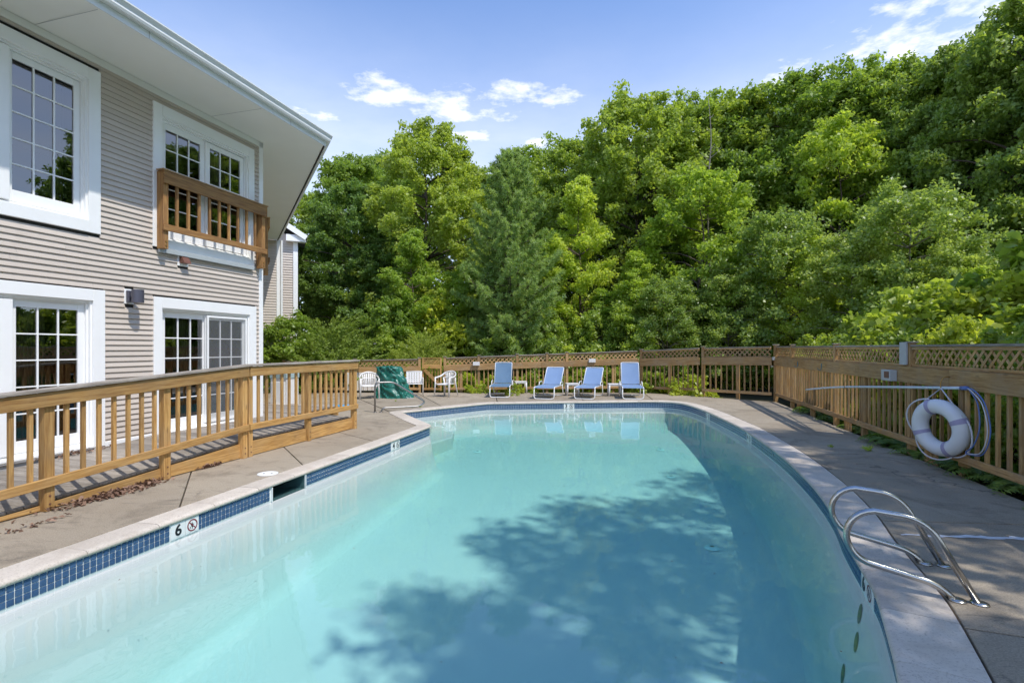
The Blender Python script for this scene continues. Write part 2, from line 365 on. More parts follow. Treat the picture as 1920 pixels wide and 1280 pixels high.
def tube_geo(pts, rad, seg=10, closed=False, V=None, F=None, cap=True):
    V = [] if V is None else V; F = [] if F is None else F
    pts = [Vector(p) for p in pts]; n = len(pts); base = len(V)
    rads = rad if isinstance(rad, (list, tuple)) else [rad] * n
    prev = None
    for i in range(n):
        a = pts[(i - 1) % n] if closed or i > 0 else pts[i]; b = pts[(i + 1) % n] if closed or i < n - 1 else pts[i]
        t = (b - a).normalized()
        if prev is None: u = t.orthogonal().normalized()
        else:
            u = prev - t * prev.dot(t); u = u.normalized() if u.length > 1e-6 else t.orthogonal().normalized()
        prev = u; w = t.cross(u)
        for k in range(seg):
            an = 2 * math.pi * k / seg; V.append(pts[i] + (u * math.cos(an) + w * math.sin(an)) * rads[i])
    for i in range(n if closed else n - 1):
        j = (i + 1) % n
        for k in range(seg):
            k2 = (k + 1) % seg; F.append((base + i * seg + k, base + i * seg + k2, base + j * seg + k2, base + j * seg + k))
    if cap and not closed:
        F.append(tuple(base + k for k in reversed(range(seg)))); F.append(tuple(base + (n - 1) * seg + k for k in range(seg)))
    return V, F
def fillet(pts, r, n=5):
    pts = [Vector(p) for p in pts]; out = [pts[0]]
    for i in range(1, len(pts) - 1):
        a, b, c = pts[i - 1], pts[i], pts[i + 1]; rr = min(r, (a - b).length * .48, (c - b).length * .48)
        p, q = b + (a - b).normalized() * rr, b + (c - b).normalized() * rr
        for k in range(n + 1):
            t = k / n; out.append(p * (1 - t) ** 2 + b * 2 * t * (1 - t) + q * t * t)
    out.append(pts[-1]); return out
def tube(name, pts, rad, mat, parent, M=None, seg=10, closed=False):
    V, F = tube_geo(pts, rad, seg, closed); return mk(name, V, F, mat, parent, M, True)
def curve_pts(ctrl, n=8, closed=False):
    c = [Vector(p) for p in ctrl]; out = []; m = len(c)
    for i in range(m if closed else m - 1):
        g = lambda k: c[k % m] if closed else c[max(0, min(m - 1, k))]
        p0, p1, p2, p3 = g(i - 1), g(i), g(i + 1), g(i + 2)
        for k in range(n):
            t = k / n; out.append(.5 * ((2 * p1) + (p2 - p0) * t + (2 * p0 - 5 * p1 + 4 * p2 - p3) * t * t + (3 * p1 - p0 - 3 * p2 + p3) * t ** 3))
    if not closed: out.append(c[-1])
    return out
def prism(name, poly, z0, z1, mat, parent=None, bevel=0):
    """vertical prism over a 2-D polygon, world coordinates"""
    bm = bmesh.new(); vs_ = [bm.verts.new((p[0], p[1], z1)) for p in poly]; f = bm.faces.new(vs_)
    bm.normal_update()
    if f.normal.z < 0: f.normal_flip()
    r = bmesh.ops.extrude_face_region(bm, geom=[f]); vv = [g for g in r['geom'] if isinstance(g, bmesh.types.BMVert)]
    bmesh.ops.translate(bm, verts=vv, vec=(0, 0, z0 - z1)); bmesh.ops.recalc_face_normals(bm, faces=bm.faces)
    if bevel:
        top = [e for e in bm.edges if all(abs(v.co.z - z1) < 1e-5 for v in e.verts)]
        bmesh.ops.bevel(bm, geom=top, offset=bevel, segments=1, affect='EDGES')
    bmesh.ops.triangulate(bm, faces=[f for f in bm.faces if len(f.verts) > 4])
    ce = Vector((sum(p[0] for p in poly) / len(poly), sum(p[1] for p in poly) / len(poly), 0))
    bmesh.ops.translate(bm, verts=bm.verts, vec=-ce)
    me = bpy.data.meshes.new(name); bm.to_mesh(me); bm.free(); me.materials.append(MATS[mat]); return link(name, me, parent, Matrix.Translation(ce))

# ------------------------------------------------------------------ house frame: local x = out from the wall (n), local y = along the wall (t)
HA = math.atan2(.2706, .9627)
HP = Vector((-5.35, 8.85, 0))
HF = Matrix.Translation(HP) @ Matrix.Rotation(-HA, 4, 'Z')
def hw(n, t, z=0): return HF @ Vector((n, t, z))

# ------------------------------------------------------------------ ground
def ground_sheet():
    # one sheet to the horizon with a hole for the paved yard and the pool
    inner = [hw(-14, -9), hw(-14, 12), Vector((-8, 18.3, 0)), Vector((4.6, 18.3, 0)), Vector((6.2, 16.8, 0)), Vector((7.7, 15.1, 0)), Vector((3.3, -2.5, 0)), Vector((1, -6, 0))]
    outer = [Vector((math.cos(a) * 1500, math.sin(a) * 1500, 0)) for a in np.linspace(math.pi * 1.25, -math.pi * .75 + .2, 24)]
    bm = bmesh.new(); iv = [bm.verts.new((p.x, p.y, -.13)) for p in inner]; ov = [bm.verts.new((p.x, p.y, -.13)) for p in outer]
    es = [bm.edges.new((l[i], l[(i + 1) % len(l)])) for l in (iv, ov) for i in range(len(l))]
    bmesh.ops.triangle_fill(bm, edges=es, use_beauty=True)
    ctr = Vector((0, 8, -.13)); bm.normal_update()
    for f in bm.faces:
        if f.normal.z < 0: f.normal_flip()
    me = bpy.data.meshes.new('ground'); bm.to_mesh(me); bm.free(); me.materials.append(MATS['forest_floor'])
    tag(link('ground', me), 'brown and green forest floor around the pool yard', kind='structure')
ground_sheet()

# ------------------------------------------------------------------ pool outline (clockwise from above; water on the right of travel)
PA, PB, PC = Vector((-1.68, 10.6, 0)), Vector((-2.81, 12.83, 0)), Vector((-.72, 14.9, 0))
P0 = Vector((-4.15, 1.05, 0)); DL = (PA - P0).normalized()
def on_left(y): return P0 + DL * ((y - P0.y) / DL.y)
SK0, SK1 = on_left(6.07), on_left(6.66)
right_ctrl = [(3.7, 15.43), (4.45, 15.42), (4.86, 15.1), (5.0, 14.5), (4.97, 13.2), (4.72, 10.9), (4.52, 9.7), (4.08, 7.76), (3.61, 6.19), (3.22, 5.15), (2.87, 4.41), (2.59, 3.76), (2.41, 3.35), (2.10, 2.80), (1.885, 2.446), (1.5, 1.85), (.9, 1.3), (.1, 1.08), (-1, 1.05)]
rc = curve_pts([(x, y, 0) for x, y in right_ctrl], 6)
core = fillet([SK1, PA, PB, PC, rc[0]], .16, 5)
raw = [P0, SK0] + core + rc[1:]
OUT = []
for i, p in enumerate(raw):                                   # straight runs get extra points
    q = raw[(i + 1) % len(raw)]; n = max(1, int((q - p).length / .3))
    if (p - SK0).length < 1e-6: n = 1
    OUT += [p + (q - p) * (k / n) for k in range(n)]
OUT = [p for i, p in enumerate(OUT) if (p - OUT[i - 1]).length > 1e-4]
NO = len(OUT)
def normals(P):
    N_ = []
    for i in range(len(P)):
        a = (P[i] - P[i - 1]).normalized(); b = (P[(i + 1) % len(P)] - P[i]).normalized()
        na, nb = Vector((-a.y, a.x, 0)), Vector((-b.y, b.x, 0)); m_ = (na + nb)
        m_ = m_.normalized() if m_.length > 1e-3 else na
        N_.append(m_ / max(.55, m_.dot(na)))
    return N_
NRM = normals(OUT)                                            # outward
def off(k, z): return [OUT[i] + NRM[i] * k + Vector((0, 0, z)) for i in range(NO)]
SEG = [(OUT[(i + 1) % NO] - OUT[i]).length for i in range(NO)]; CUM = [0]
for s in SEG: CUM.append(CUM[-1] + s)
PER = CUM[-1]
def along(s, k=0.0, z=0.0):
    s %= PER; i = int(np.searchsorted(CUM, s, 'right')) - 1; i = min(i, NO - 1); t = (s - CUM[i]) / max(SEG[i], 1e-9); j = (i + 1) % NO
    p = OUT[i].lerp(OUT[j], t); n = NRM[i].lerp(NRM[j], t); return p + n * k + Vector((0, 0, z)), n.normalized()
SS = np.arange(0, PER, .02); SP = np.array([along(s)[0][:2] for s in SS])
def s_of(x, y): return float(SS[np.argmin(((SP - (x, y)) ** 2).sum(1))])
WF = [(0, .8), (s_of(PA.x, PA.y) - .6, .8), (s_of(PA.x, PA.y) + .6, .98), (s_of(4.4, 15.42), .95), (s_of(4.9, 12.5), 1.1), (s_of(1.9, 2.45), 1.16), (s_of(-1, 1.05), 1.0), (PER, .8)]
def wfac(s): return float(np.interp(s % PER, [a for a, _ in WF], [b for _, b in WF]))   # the coping is broader along the curved side
WATER_Z = -.178
def floor_z(y): return -.80 - .052 * (15 - y)

pool = thing('swimming_pool', 'freeform swimming pool with pale coping and blue tile band', 'pool', (0, 8, 0))
POOLM = Matrix()
def build_basin():
    rings = [off(0, -.045), off(0, -.225), off(-.012, -.24), off(-.07, -.6)]
    last = off(-.16, 0); rings.append([Vector((p.x, p.y, floor_z(p.y) + .12)) for p in last])
    last = off(-.30, 0); rings.append([Vector((p.x, p.y, floor_z(p.y))) for p in last])
    V = [v for r in rings for v in r]; F = []
    sk = next(i for i in range(NO) if (OUT[i] - SK0).length < 1e-4)
    for k in range(len(rings) - 1):
        for i in range(NO):
            if k == 0 and i == sk: continue                     # the skimmer's mouth
            j = (i + 1) % NO; F.append((k * NO + i, k * NO + j, (k + 1) * NO + j, (k + 1) * NO + i))
    bm = bmesh.new(); bv = [bm.verts.new(v) for v in V]
    for f in F:
        fc = bm.faces.new([bv[i] for i in f]); fc.smooth = f[0] >= 2 * NO
        fc.material_index = 1 if f[0] < NO else 0
    e = [bm.edges.get((bv[5 * NO + i], bv[5 * NO + (i + 1) % NO])) for i in range(NO)]
    bmesh.ops.triangle_fill(bm, edges=e, use_beauty=True); bmesh.ops.recalc_face_normals(bm, faces=bm.faces)
    bm.normal_update()
    if sum(f.normal.z * f.calc_area() for f in bm.faces) < 0: bmesh.ops.reverse_faces(bm, faces=bm.faces)
    tree = BVHTree.FromBMesh(bm)
    me = bpy.data.meshes.new('basin'); bm.to_mesh(me); bm.free(); me.materials.append(MATS['plaster']); me.materials.append(MATS['grout'])
    link('basin', me, pool, Matrix()); return tree
BASIN = build_basin()
def cast(px, py):
    d = Vector(((px - 960) / FOC, 1, (HOR - py) / FOC)).normalized(); return BASIN.ray_cast(Vector((0, 0, CAMH)), d)
# entry steps in the notch
def steps():
    ab, bc = (PA - PB).normalized(), (PC - PB).normalized()
    for k, (a, z) in enumerate(((.75, -.42), (1.35, -.62))):
        poly = [PB + (ab + bc) * .06, PB + bc * a * 1.25 + ab * .08, PB + bc * a * .9 + ab * a * .75, PB + ab * a * 1.1 + bc * .08]
        prism('entry_step', [(p.x, p.y) for p in poly], -.95, z, 'plaster', pool, .03)
steps()

def build_coping():
    prof = [(.30, .0), (.30, -.02), (.30, -.045), (-.012, -.045), (-.026, -.038), (-.034, -.022), (-.028, -.008), (-.012, .003), (.02, .006), (.16, .004)]
    corners = [s_of(*p[:2]) for p in (PA, PB, PC)]
    n = int(PER / .61); cuts = [PER * i / n for i in range(n + 1)]
    for a, b in zip(cuts, cuts[1:]):
        a, b = a + .003, b - .003; m_ = 6
        S = [a + (b - a) * k / m_ for k in range(m_ + 1)]
        S = sorted(set([round(x, 4) for x in S] + [round(c, 4) for c in corners if a < c < b] + [round(c, 4) for c in CUM if a < c < b]))
        ce, _ = along((a + b) / 2, .13, 0); V = []; F = []; q = len(prof); dz = random.Random(int(a * 100)).uniform(-.002, .002)
        for s in S:
            for k, z in prof: V.append(along(s, k * wfac(s) if k > 0 else k, z + dz)[0] - ce)
        for i in range(len(S) - 1):
            for k in range(q):
                k2 = (k + 1) % q; F.append((i * q + k, (i + 1) * q + k, (i + 1) * q + k2, i * q + k2))
        F.append(tuple(range(q))); F.append(tuple(reversed(range((len(S) - 1) * q, len(S) * q))))
        o = mk('coping_stone', V, F, 'coping', pool, Matrix.Translation(ce), True)
        o.data.set_sharp_from_angle(angle=R(50))
build_coping()

# waterline tiles
MARKS = []   # (arc position, number)
for px, py, num in ((757, 822, '4'), (372, 966, '6'), (1075, 757, '3'), (1325, 771, '3'), (1405, 809, '4'), (1624, 1070, '6')):
    g = gp(px, py); MARKS.append((s_of(g.x, g.y), num))
def build_tiles():
    me = boxmesh(.0445, .012, .0445, 'tile', .002)
    skm = (s_of(SK0.x, SK0.y) - .03, s_of(SK1.x, SK1.y) + .03)
    V, F = [], []; n = int(PER / .0505); single = []
    for i in range(n):
        s = (i + .5) * PER / n
        if skm[0] < s < skm[1] or any(abs(s - a) < .155 for a, _ in MARKS): continue
        p, nr = along(s); d2 = p.length
        for r_ in range(3): single.append((s, r_, p, nr))
    left = [q for q in single if q[2].x < -1.0 and 3.0 < q[2].y < 10.6]
    left.sort(key=lambda q: q[2].y); keep = set((q[0], q[1]) for q in left[:297])
    bx = [Vector(v.co) for v in me.vertices]; bf = [tuple(p.vertices) for p in me.polygons]
    for s, r_, p, nr in single:
        x = Vector((-nr.y, nr.x, 0)); M = Matrix((x, nr, Vector((0, 0, 1)))).transposed().to_4x4(); M.translation = p - nr * .0005 + Vector((0, 0, -.075 - .0505 * r_))
        if (s, r_) in keep: link('tile', me, pool, M)
        else:
            b = len(V); V += [M @ v for v in bx]; F += [tuple(b + i for i in f) for f in bf]
    tag(mk('tile_band', V, F, 'tile', pool, Matrix()), kind='stuff')
build_tiles()

def text_mesh(name, body, size, mat, parent, M, depth=.0015):
    c = bpy.data.curves.new(name, 'FONT'); c.body = body; c.size = size; c.align_x = 'CENTER'; c.align_y = 'CENTER'; c.extrude = depth; c.offset = size * .022
    o = bpy.data.objects.new(name, c); COL.objects.link(o); bpy.context.view_layer.update()
    me = bpy.data.meshes.new_from_object(o.evaluated_get(bpy.context.evaluated_depsgraph_get())); bpy.data.objects.remove(o)
    me.materials.clear(); me.materials.append(MATS[mat]); return link(name, me, parent, M)
def markers():
    for s, num in MARKS:
        for side in (-1, 1):
            p, nr = along(s + side * .078)
            x = -Vector((-nr.y, nr.x, 0)); z = -nr; y = Vector((0, 0, 1))      # plate faces the water
            x = y.cross(z)
            M = Matrix((x, y, z)).transposed().to_4x4(); M.translation = p - nr * .004 + Vector((0, 0, -.125))
            pl = link('depth_marker', boxmesh(.15, .15, .014, 'marker_white', .002), pool, M)
            first = (side == -1) == (x.dot(along(s + .1)[0] - p) > 0)
            T = Matrix.Translation((0, 0, .0085))
            if first: text_mesh('depth_number', num, .145, 'ink', pl, M @ Matrix.Translation((0, 0, .0085)))
            else:
                V, F = [], []; n = 28
                for k in range(n):
                    a = 2 * math.pi * k / n
                    V += [(.058 * math.cos(a), .058 * math.sin(a), 0), (.046 * math.cos(a), .046 * math.sin(a), 0)]
                for k in range(n): F.append((2 * k, 2 * ((k + 1) % n), 2 * ((k + 1) % n) + 1, 2 * k + 1))
                mk('ring', V, F, 'ink_red' if num == '6' else 'ink', pl, M @ T)
                V = []; F = []
                def bar(x0, y0, x1, y1, w, z=.0004):
                    d = Vector((x1 - x0, y1 - y0)); q = Vector((-d.y, d.x)).normalized() * w / 2; b = len(V)
                    V.extend([(x0 + q.x, y0 + q.y, z), (x0 - q.x, y0 - q.y, z), (x1 - q.x, y1 - q.y, z), (x1 + q.x, y1 + q.y, z)]); F.append((b, b + 1, b + 2, b + 3))
                bar(-.035, .035, .035, -.035, .009); mk('slash', V, F, 'ink_red' if num == '6' else 'ink', pl, M @ T)
                V = []; F = []
                bar(-.002, .026, -.012, -.004, .011, .0002); bar(-.012, -.004, .004, -.016, .009, .0003); bar(.004, -.014, -.006, -.034, .008, .00035); bar(-.004, .012, .018, .004, .007, .00025); bar(-.020, -.012, -.028, -.026, .008, .0003)
                mk('diver', V, F, 'ink', pl, M @ T)
markers()
def skimmer():
    x = (SK1 - SK0).normalized(); nr = Vector((-x.y, x.x, 0)); M = Matrix((x, nr, Vector((0, 0, 1)))).transposed().to_4x4(); M.translation = (SK0 + SK1) / 2
    L = (SK1 - SK0).length / 2; V = [(-L, 0, -.05), (L, 0, -.05), (L, 0, -.225), (-L, 0, -.225), (-L, .4, -.05), (L, .4, -.05), (L, .4, -.225), (-L, .4, -.225)]
    mk('skimmer_throat', V, [(4, 5, 6, 7), (0, 4, 7, 3), (5, 1, 2, 6), (7, 6, 2, 3), (0, 1, 5, 4)], 'skimmer', pool, M)
    for sgn in (-1, 1): link('skimmer_frame', boxmesh(.012, .03, .17, 'marker_white', .002), pool, M @ Matrix.Translation((sgn * (L + .006), -.006, -.135)))
skimmer()
def niches():
    for px, py in ((1613, 1150), (1606, 1203), (1581, 1262)):
        h, n, i, d = cast(px, py)
        if h is None: continue
        z = n; y = (Vector((0, 0, 1)) - n * n.z); y.normalize(); x = y.cross(z)
        V = [(0, 0, 0)]; F = []
        for k in range(20):
            a = 2 * math.pi * k / 20; V.append((.045 * math.cos(a), .075 * math.sin(a), .004))
        V[0] = (0, 0, .0045)
        for k in range(20): F.append((0, 1 + k, 1 + (k + 1) % 20))
        M = Matrix((x, y, z)).transposed().to_4x4(); M.translation = h
        mk('step_recess', V, F, 'niche', pool, M, True)
    for px, py in ((1258, 894), (1238, 843), (895, 847), (1335, 1027)):
        h, n, i, d = cast(px, py)
        if h is None: continue
        V, F = [], []
        for k in range(16):
            a = 2 * math.pi * k / 16; V += [(.11 * math.cos(a), .11 * math.sin(a), .002), (.08 * math.cos(a), .08 * math.sin(a), .022), (.03 * math.cos(a), .03 * math.sin(a), .026)]
        for k in range(16):
            j = (k + 1) % 16; F += [(3 * k, 3 * j, 3 * j + 1, 3 * k + 1), (3 * k + 1, 3 * j + 1, 3 * j + 2, 3 * k + 2)]
        mk('floor_fitting', V, F, 'fitting', pool, Matrix.Translation(h), True)
niches()

def build_water():
    ring = off(.012, 0); V = [(p.x, p.y, WATER_Z) for p in ring] + [(p.x, p.y, -2.0) for p in ring]
    bm = bmesh.new(); bv = [bm.verts.new(v) for v in V]
    for i in range(NO):
        j = (i + 1) % NO; bm.faces.new((bv[i], bv[j], bv[NO + j], bv[NO + i]))
    for o in (0, NO):
        bmesh.ops.triangle_fill(bm, edges=[bm.edges.get((bv[o + i], bv[o + (i + 1) % NO])) for i in range(NO)], use_beauty=True)
    bmesh.ops.recalc_face_normals(bm, faces=bm.faces)
    me = bpy.data.meshes.new('water'); bm.to_mesh(me); bm.free(); me.materials.append(MATS['water'])
    tag(link('water', me), 'clear turquoise water filling the swimming pool', kind='structure')
build_water()

# ------------------------------------------------------------------ concrete deck of slabs
deck = bpy.data.objects.new('deck', None); COL.objects.link(deck); place(deck, None, Matrix()); tag(deck, 'brown grey concrete deck slabs around the pool', kind='structure')
FENCE_X = lambda y: 4.011 + .2524 * y
W2F_ = HF @ Matrix.Translation((0, 1.37, 0)) @ Matrix.Rotation(R(45), 4, 'Z')
def build_deck():
    # stations: (arc position of the joint, outer end of the joint)
    def S(x, y): return s_of(x, y)
    hl = lambda t: hw(.03, t)
    w2 = lambda q: W2F_ @ Vector((.03, q, 0))
    st = [(S(*P0[:2]) + .01, Vector((-6.2, -2.5, 0))), (S(*on_left(2.6)[:2]), hl(-2.6)), (S(*on_left(5.1)[:2]), hl(-.05)), (S(*on_left(6.95)[:2]), w2(.4)), (S(*on_left(8.75)[:2]), w2(3.2)),
          (S(*PA[:2]) - .02, w2(6.0)), (S(-2.3, 11.8), w2(9.0)), (S(*PB[:2]), Vector((-6.0, 18.3, 0))), (S(-1.75, 13.9), Vector((-3.4, 18.3, 0))), (S(-.4, 14.94), Vector((-.6, 18.3, 0))), (S(2.2, 15.25), Vector((2.4, 18.3, 0))),
          (S(4.3, 15.43), Vector((4.7, 18.3, 0))), (S(4.95, 14.0), Vector((FENCE_X(15.1) - .02, 15.1, 0))), (S(4.70, 10.8), Vector((FENCE_X(11.2) - .02, 11.2, 0))), (S(4.08, 7.76), Vector((FENCE_X(7.8) - .02, 7.8, 0))),
          (S(3.1, 4.9), Vector((FENCE_X(4.6) - .02, 4.6, 0))), (S(2.3, 3.1), Vector((FENCE_X(2.2) - .02, 2.2, 0))), (S(1.2, 1.55), Vector((FENCE_X(-1.5) - .02, -1.5, 0))), (S(-1, 1.05), Vector((0, -2.5, 0))), (PER - .01, Vector((-6.2, -2.5, 0)))]
    extra = {11: [Vector((6.25, 16.85, 0))], 0: [hl(-7.4)], 2: [hl(1.36)], 6: [Vector((-9.2, 18.3, 0))]}
    K = .316; G = .011
    for i in range(len(st) - 1):
        (a, A), (b, B) = st[i], st[i + 1]
        d = (B - A).normalized() if (B - A).length > 1e-6 else Vector()
        a2, b2 = a + G, b - G; m_ = max(2, int((b2 - a2) / .1))
        inner = [along(a2 + (b2 - a2) * k / m_, .016 + .30 * wfac(a2 + (b2 - a2) * k / m_))[0] for k in range(m_ + 1)]
        o0, o1 = A + d * G, B - d * G
        poly = inner + [o1] + [e for e in extra.get(i, [])] + [o0]
        prism('slab', [(p.x, p.y) for p in poly], -.14, 0.0, 'concrete', deck, .004)
    # dark soil under the joints
    bm = bmesh.new(); iv = [bm.verts.new((p.x, p.y, -.145)) for p in off(.20, 0)]; ov = [bm.verts.new((p.x, p.y, -.145)) for p in (Vector((-9, -3.5, 0)), Vector((-9, 18.6, 0)), Vector((4.8, 18.6, 0)), Vector((8.0, 15.2, 0)), Vector((3.6, -3.5, 0)))]
    es = [bm.edges.new((l[i], l[(i + 1) % len(l)])) for l in (iv, ov) for i in range(len(l))]; bmesh.ops.triangle_fill(bm, edges=es, use_beauty=True)
    me = bpy.data.meshes.new('subbase'); bm.to_mesh(me); bm.free(); me.materials.append(MATS['dark_gap']); link('subbase', me, deck, Matrix())
    V = [tuple(OUT[i] + NRM[i] * (q + .30 * wfac(CUM[i])) + Vector((0, 0, -.05))) for q in (-.01, .03) for i in range(NO)]
    mk('joint_filler', V, [(i, (i + 1) % NO, NO + (i + 1) % NO, NO + i) for i in range(NO)], 'dark_gap', deck, Matrix())
    # whitish repair streak beside the ladder
    rng = random.Random(4); V, F = [], []
    p, q = gp(1690, 1003), gp(1960, 1012); n = 40
    for i in range(n + 1):
        t = i / n; c = p.lerp(q, t); w = .012 + .03 * t * rng.uniform(.3, 1.5) + .06 * abs(noise.noise(Vector((t * 9, 2, 0)))); dy = .03 * noise.noise(Vector((t * 7, 0, 0)))
        V += [(c.x, c.y - w * .5 + dy, .004), (c.x, c.y + w + dy, .004)]
    for i in range(n): F.append((2 * i, 2 * i + 2, 2 * i + 3, 2 * i + 1))
    mk('repair_streak', V, F, 'chalk', deck, Matrix())
build_deck()
def deck_lid():
    c = gp(502, 888); t = thing('skimmer_lid', 'round white plastic lid set in the deck beside the pool edge', 'lid', (c.x, c.y, 0))
    V, F = [], []; n = 32
    for r_, z in ((.125, .003), (.122, .008), (.100, .009), (.098, .006), (.0, .006)):
        for k in range(n): V.append((r_ * math.cos(2 * math.pi * k / n), r_ * math.sin(2 * math.pi * k / n), z))
    for j in range(4):
        for k in range(n): F.append((j * n + k, j * n + (k + 1) % n, (j + 1) * n + (k + 1) % n, (j + 1) * n + k))
    mk('cover', V, F, 'lid_white', t)
    for sx in (-.05, .05):
        V2, F2 = tube_geo([(sx, 0, .0062), (sx, 0, .0078)], .011, 10); mk('finger_hole', V2, F2, 'dark_gap', t)
deck_lid()
# ------------------------------------------------------------------ the house
house = thing('house', 'two storey house with tan clapboard siding and white trimmed windows', 'house', tuple(HP), -HA)
ZS, ZB, T0, T1 = 5.66, .22, -7.5, 1.37          # soffit, bottom of siding, wall ends
EX = .079
C2 = math.sqrt(.5); W2L = 10.0
OPEN = [(-.92, 1.2, .22, 2.40), (-4.9, -1.65, .22, 2.41), (-.93, 1.15, 3.18, 5.44), (-4.0, -1.71, 3.19, 5.46), (-7.3, -4.4, 3.19, 5.46)]  # outer trim boxes t0,t1,z0,z1
INN = []
def free_spans(z0, z1, a, b, boxes):
    sp = [(a, b)]
    for t0, t1, q0, q1 in boxes:
        if z1 <= q0 + .004 or z0 >= q1 - .004: continue
        sp = [x for s0, s1 in sp for x in ((s0, min(s1, t0)), (max(s0, t1), s1)) if x[1] - x[0] > .015]
    return sp
SID = {}
def siding_board(parent, F, t0, t1, z, ex=EX):
    L = round(t1 - t0, 3)
    if (L, ex) not in SID:
        V = []
        for y in (-L / 2, L / 2): V += [(.0, y, 0), (.025, y, 0), (.027, y, .005), (.004, y, ex + .004), (-.004, y, ex + .004)]
        Fc = [(i, (i + 1) % 5, 5 + (i + 1) % 5, 5 + i) for i in range(5)] + [(4, 3, 2, 1, 0), (5, 6, 7, 8, 9)]
        # long axis along local x for the grain
        V = [(y, -x, z_) for x, y, z_ in V]
        me = bpy.data.meshes.new('siding_board'); me.from_pydata(V, [], Fc); me.materials.append(MATS['siding']); SID[(L, ex)] = me
    return link('siding_board', SID[(L, ex)], parent, F @ Matrix.Translation((0, (t0 + t1) / 2, z)) @ Matrix.Rotation(R(90), 4, 'Z'))
def clad(parent, F, t0, t1, z0, z1, boxes, ex=EX):
    n = int((z1 - z0) / ex) + 1
    for k in range(n):
        z = z0 + k * ex; zt = min(z + ex, z1)
        if zt - z < .03: continue
        # a course that a box edge cuts is notched: leave it out only where the box covers most of it
        bx = [b for b in boxes if min(zt, b[3]) - max(z, b[2]) > .3 * ex]
        for a, b in free_spans(z, zt, t0, t1, bx):
            rr = random.Random(int(z * 1000) + int(a * 77)); cuts = [a]
            while b - cuts[-1] > 2.6 and rr.random() < .8: cuts.append(min(b - .4, cuts[-1] + rr.uniform(1.1, 3.4)))
            cuts.append(b)
            for q, (c0, c1) in enumerate(zip(cuts, cuts[1:])): siding_board(parent, F, c0 + (.0015 if q else 0), c1, z + rr.uniform(-.0012, .0012), ex)
def wall_sheet(name, parent, F, t0, t1, z0, z1, holes, mat='dark_gap', n=-.006, back=-.13):
    ts = sorted({t0, t1, *[h[i] for h in holes for i in (0, 1) if t0 < h[i] < t1]}); zs = sorted({z0, z1, *[h[i] for h in holes for i in (2, 3) if z0 < h[i] < z1]})
    V, Fc = [], []
    for a, b in zip(ts, ts[1:]):
        for c, d in zip(zs, zs[1:]):
            m1, m2 = (a + b) / 2, (c + d) / 2
            if any(h[0] < m1 < h[1] and h[2] < m2 < h[3] for h in holes): continue
            k = len(V); V += [(n, a, c), (n, b, c), (n, b, d), (n, a, d)]; Fc.append((k, k + 1, k + 2, k + 3))
    return mk(name, V, Fc, mat, parent, F)
HOLES = [(-.79, 1.05, .24, 2.24), (-4.75, -1.80, .24, 2.26), (-.79, 1.02, 3.32, 5.28), (-3.85, -1.86, 3.34, 5.30), (-7.2, -4.55, 3.34, 5.3)]
wall_sheet('wall', house, HF, T0, T1 - .0, -.1, ZS + .1, HOLES)
clad(house, HF, T0, T1 - .09, ZB, ZS, OPEN + [(-1.36, -1.22, 2.24, 2.47), (-.50, -.30, 2.94, 3.16)])
block('foundation', (-.2, T0, -.14), (.004, T1 - .01, ZB - .004), 'foundation', house, HF)
block('corner_board', (-.03, T1 - .09, ZB), (.034, T1 + .005, ZS), 'white_paint', house, HF)
block('base_trim', (.004, T0, ZB - .03), (.030, T1 - .095, ZB + .05), 'white_paint', house, HF)
block('frieze_board', (0, T0, ZS - .10), (.034, T1 + .02, ZS - .002), 'white_soffit', house, HF)
# second wall, turned 45 degrees
W2F = HF @ Matrix.Translation((0, T1, 0)) @ Matrix.Rotation(R(45), 4, 'Z')
wall_sheet('wall', house, W2F, 0, W2L, -.1, ZS + .1, [])
clad(house, W2F, .09, W2L, ZB, ZS, [(.9, 2.5, 3.2, 5.3), (.9, 2.5, .22, 2.4)])
block('corner_board', (-.03, .008, ZB), (.033, .088, ZS), 'white_paint', house, W2F)
block('foundation', (-.2, .02, -.14), (.003, W2L, ZB - .004), 'foundation', house, W2F)
block('frieze_board', (0, .03, ZS - .10), (.033, W2L, ZS - .002), 'white_soffit', house, W2F)
# plain back of the house, so that it is a closed body
foot = [hw(-9, T0), hw(-.14, T0)]
V = [hw(-.14, T0, z) for z in (-.1, 5.7)] + [hw(-9, T0, z) for z in (-.1, 5.7)] + [hw(-13, T1 + 7, z) for z in (-.1, 5.7)] + [W2F @ Vector((-.05, W2L, z)) for z in (-.1, 5.7)]
mk('back_wall', V, [(0, 1, 3, 2), (2, 3, 5, 4), (4, 5, 7, 6)], 'siding', house, Matrix())

# rooms behind the glass
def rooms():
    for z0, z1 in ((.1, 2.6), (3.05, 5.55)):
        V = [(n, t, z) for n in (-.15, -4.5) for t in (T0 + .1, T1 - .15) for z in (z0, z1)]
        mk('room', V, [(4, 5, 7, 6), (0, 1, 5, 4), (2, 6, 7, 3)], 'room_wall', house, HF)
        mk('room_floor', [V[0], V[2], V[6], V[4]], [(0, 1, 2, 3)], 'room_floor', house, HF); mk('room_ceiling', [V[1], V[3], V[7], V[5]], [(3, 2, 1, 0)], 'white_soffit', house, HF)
rooms()

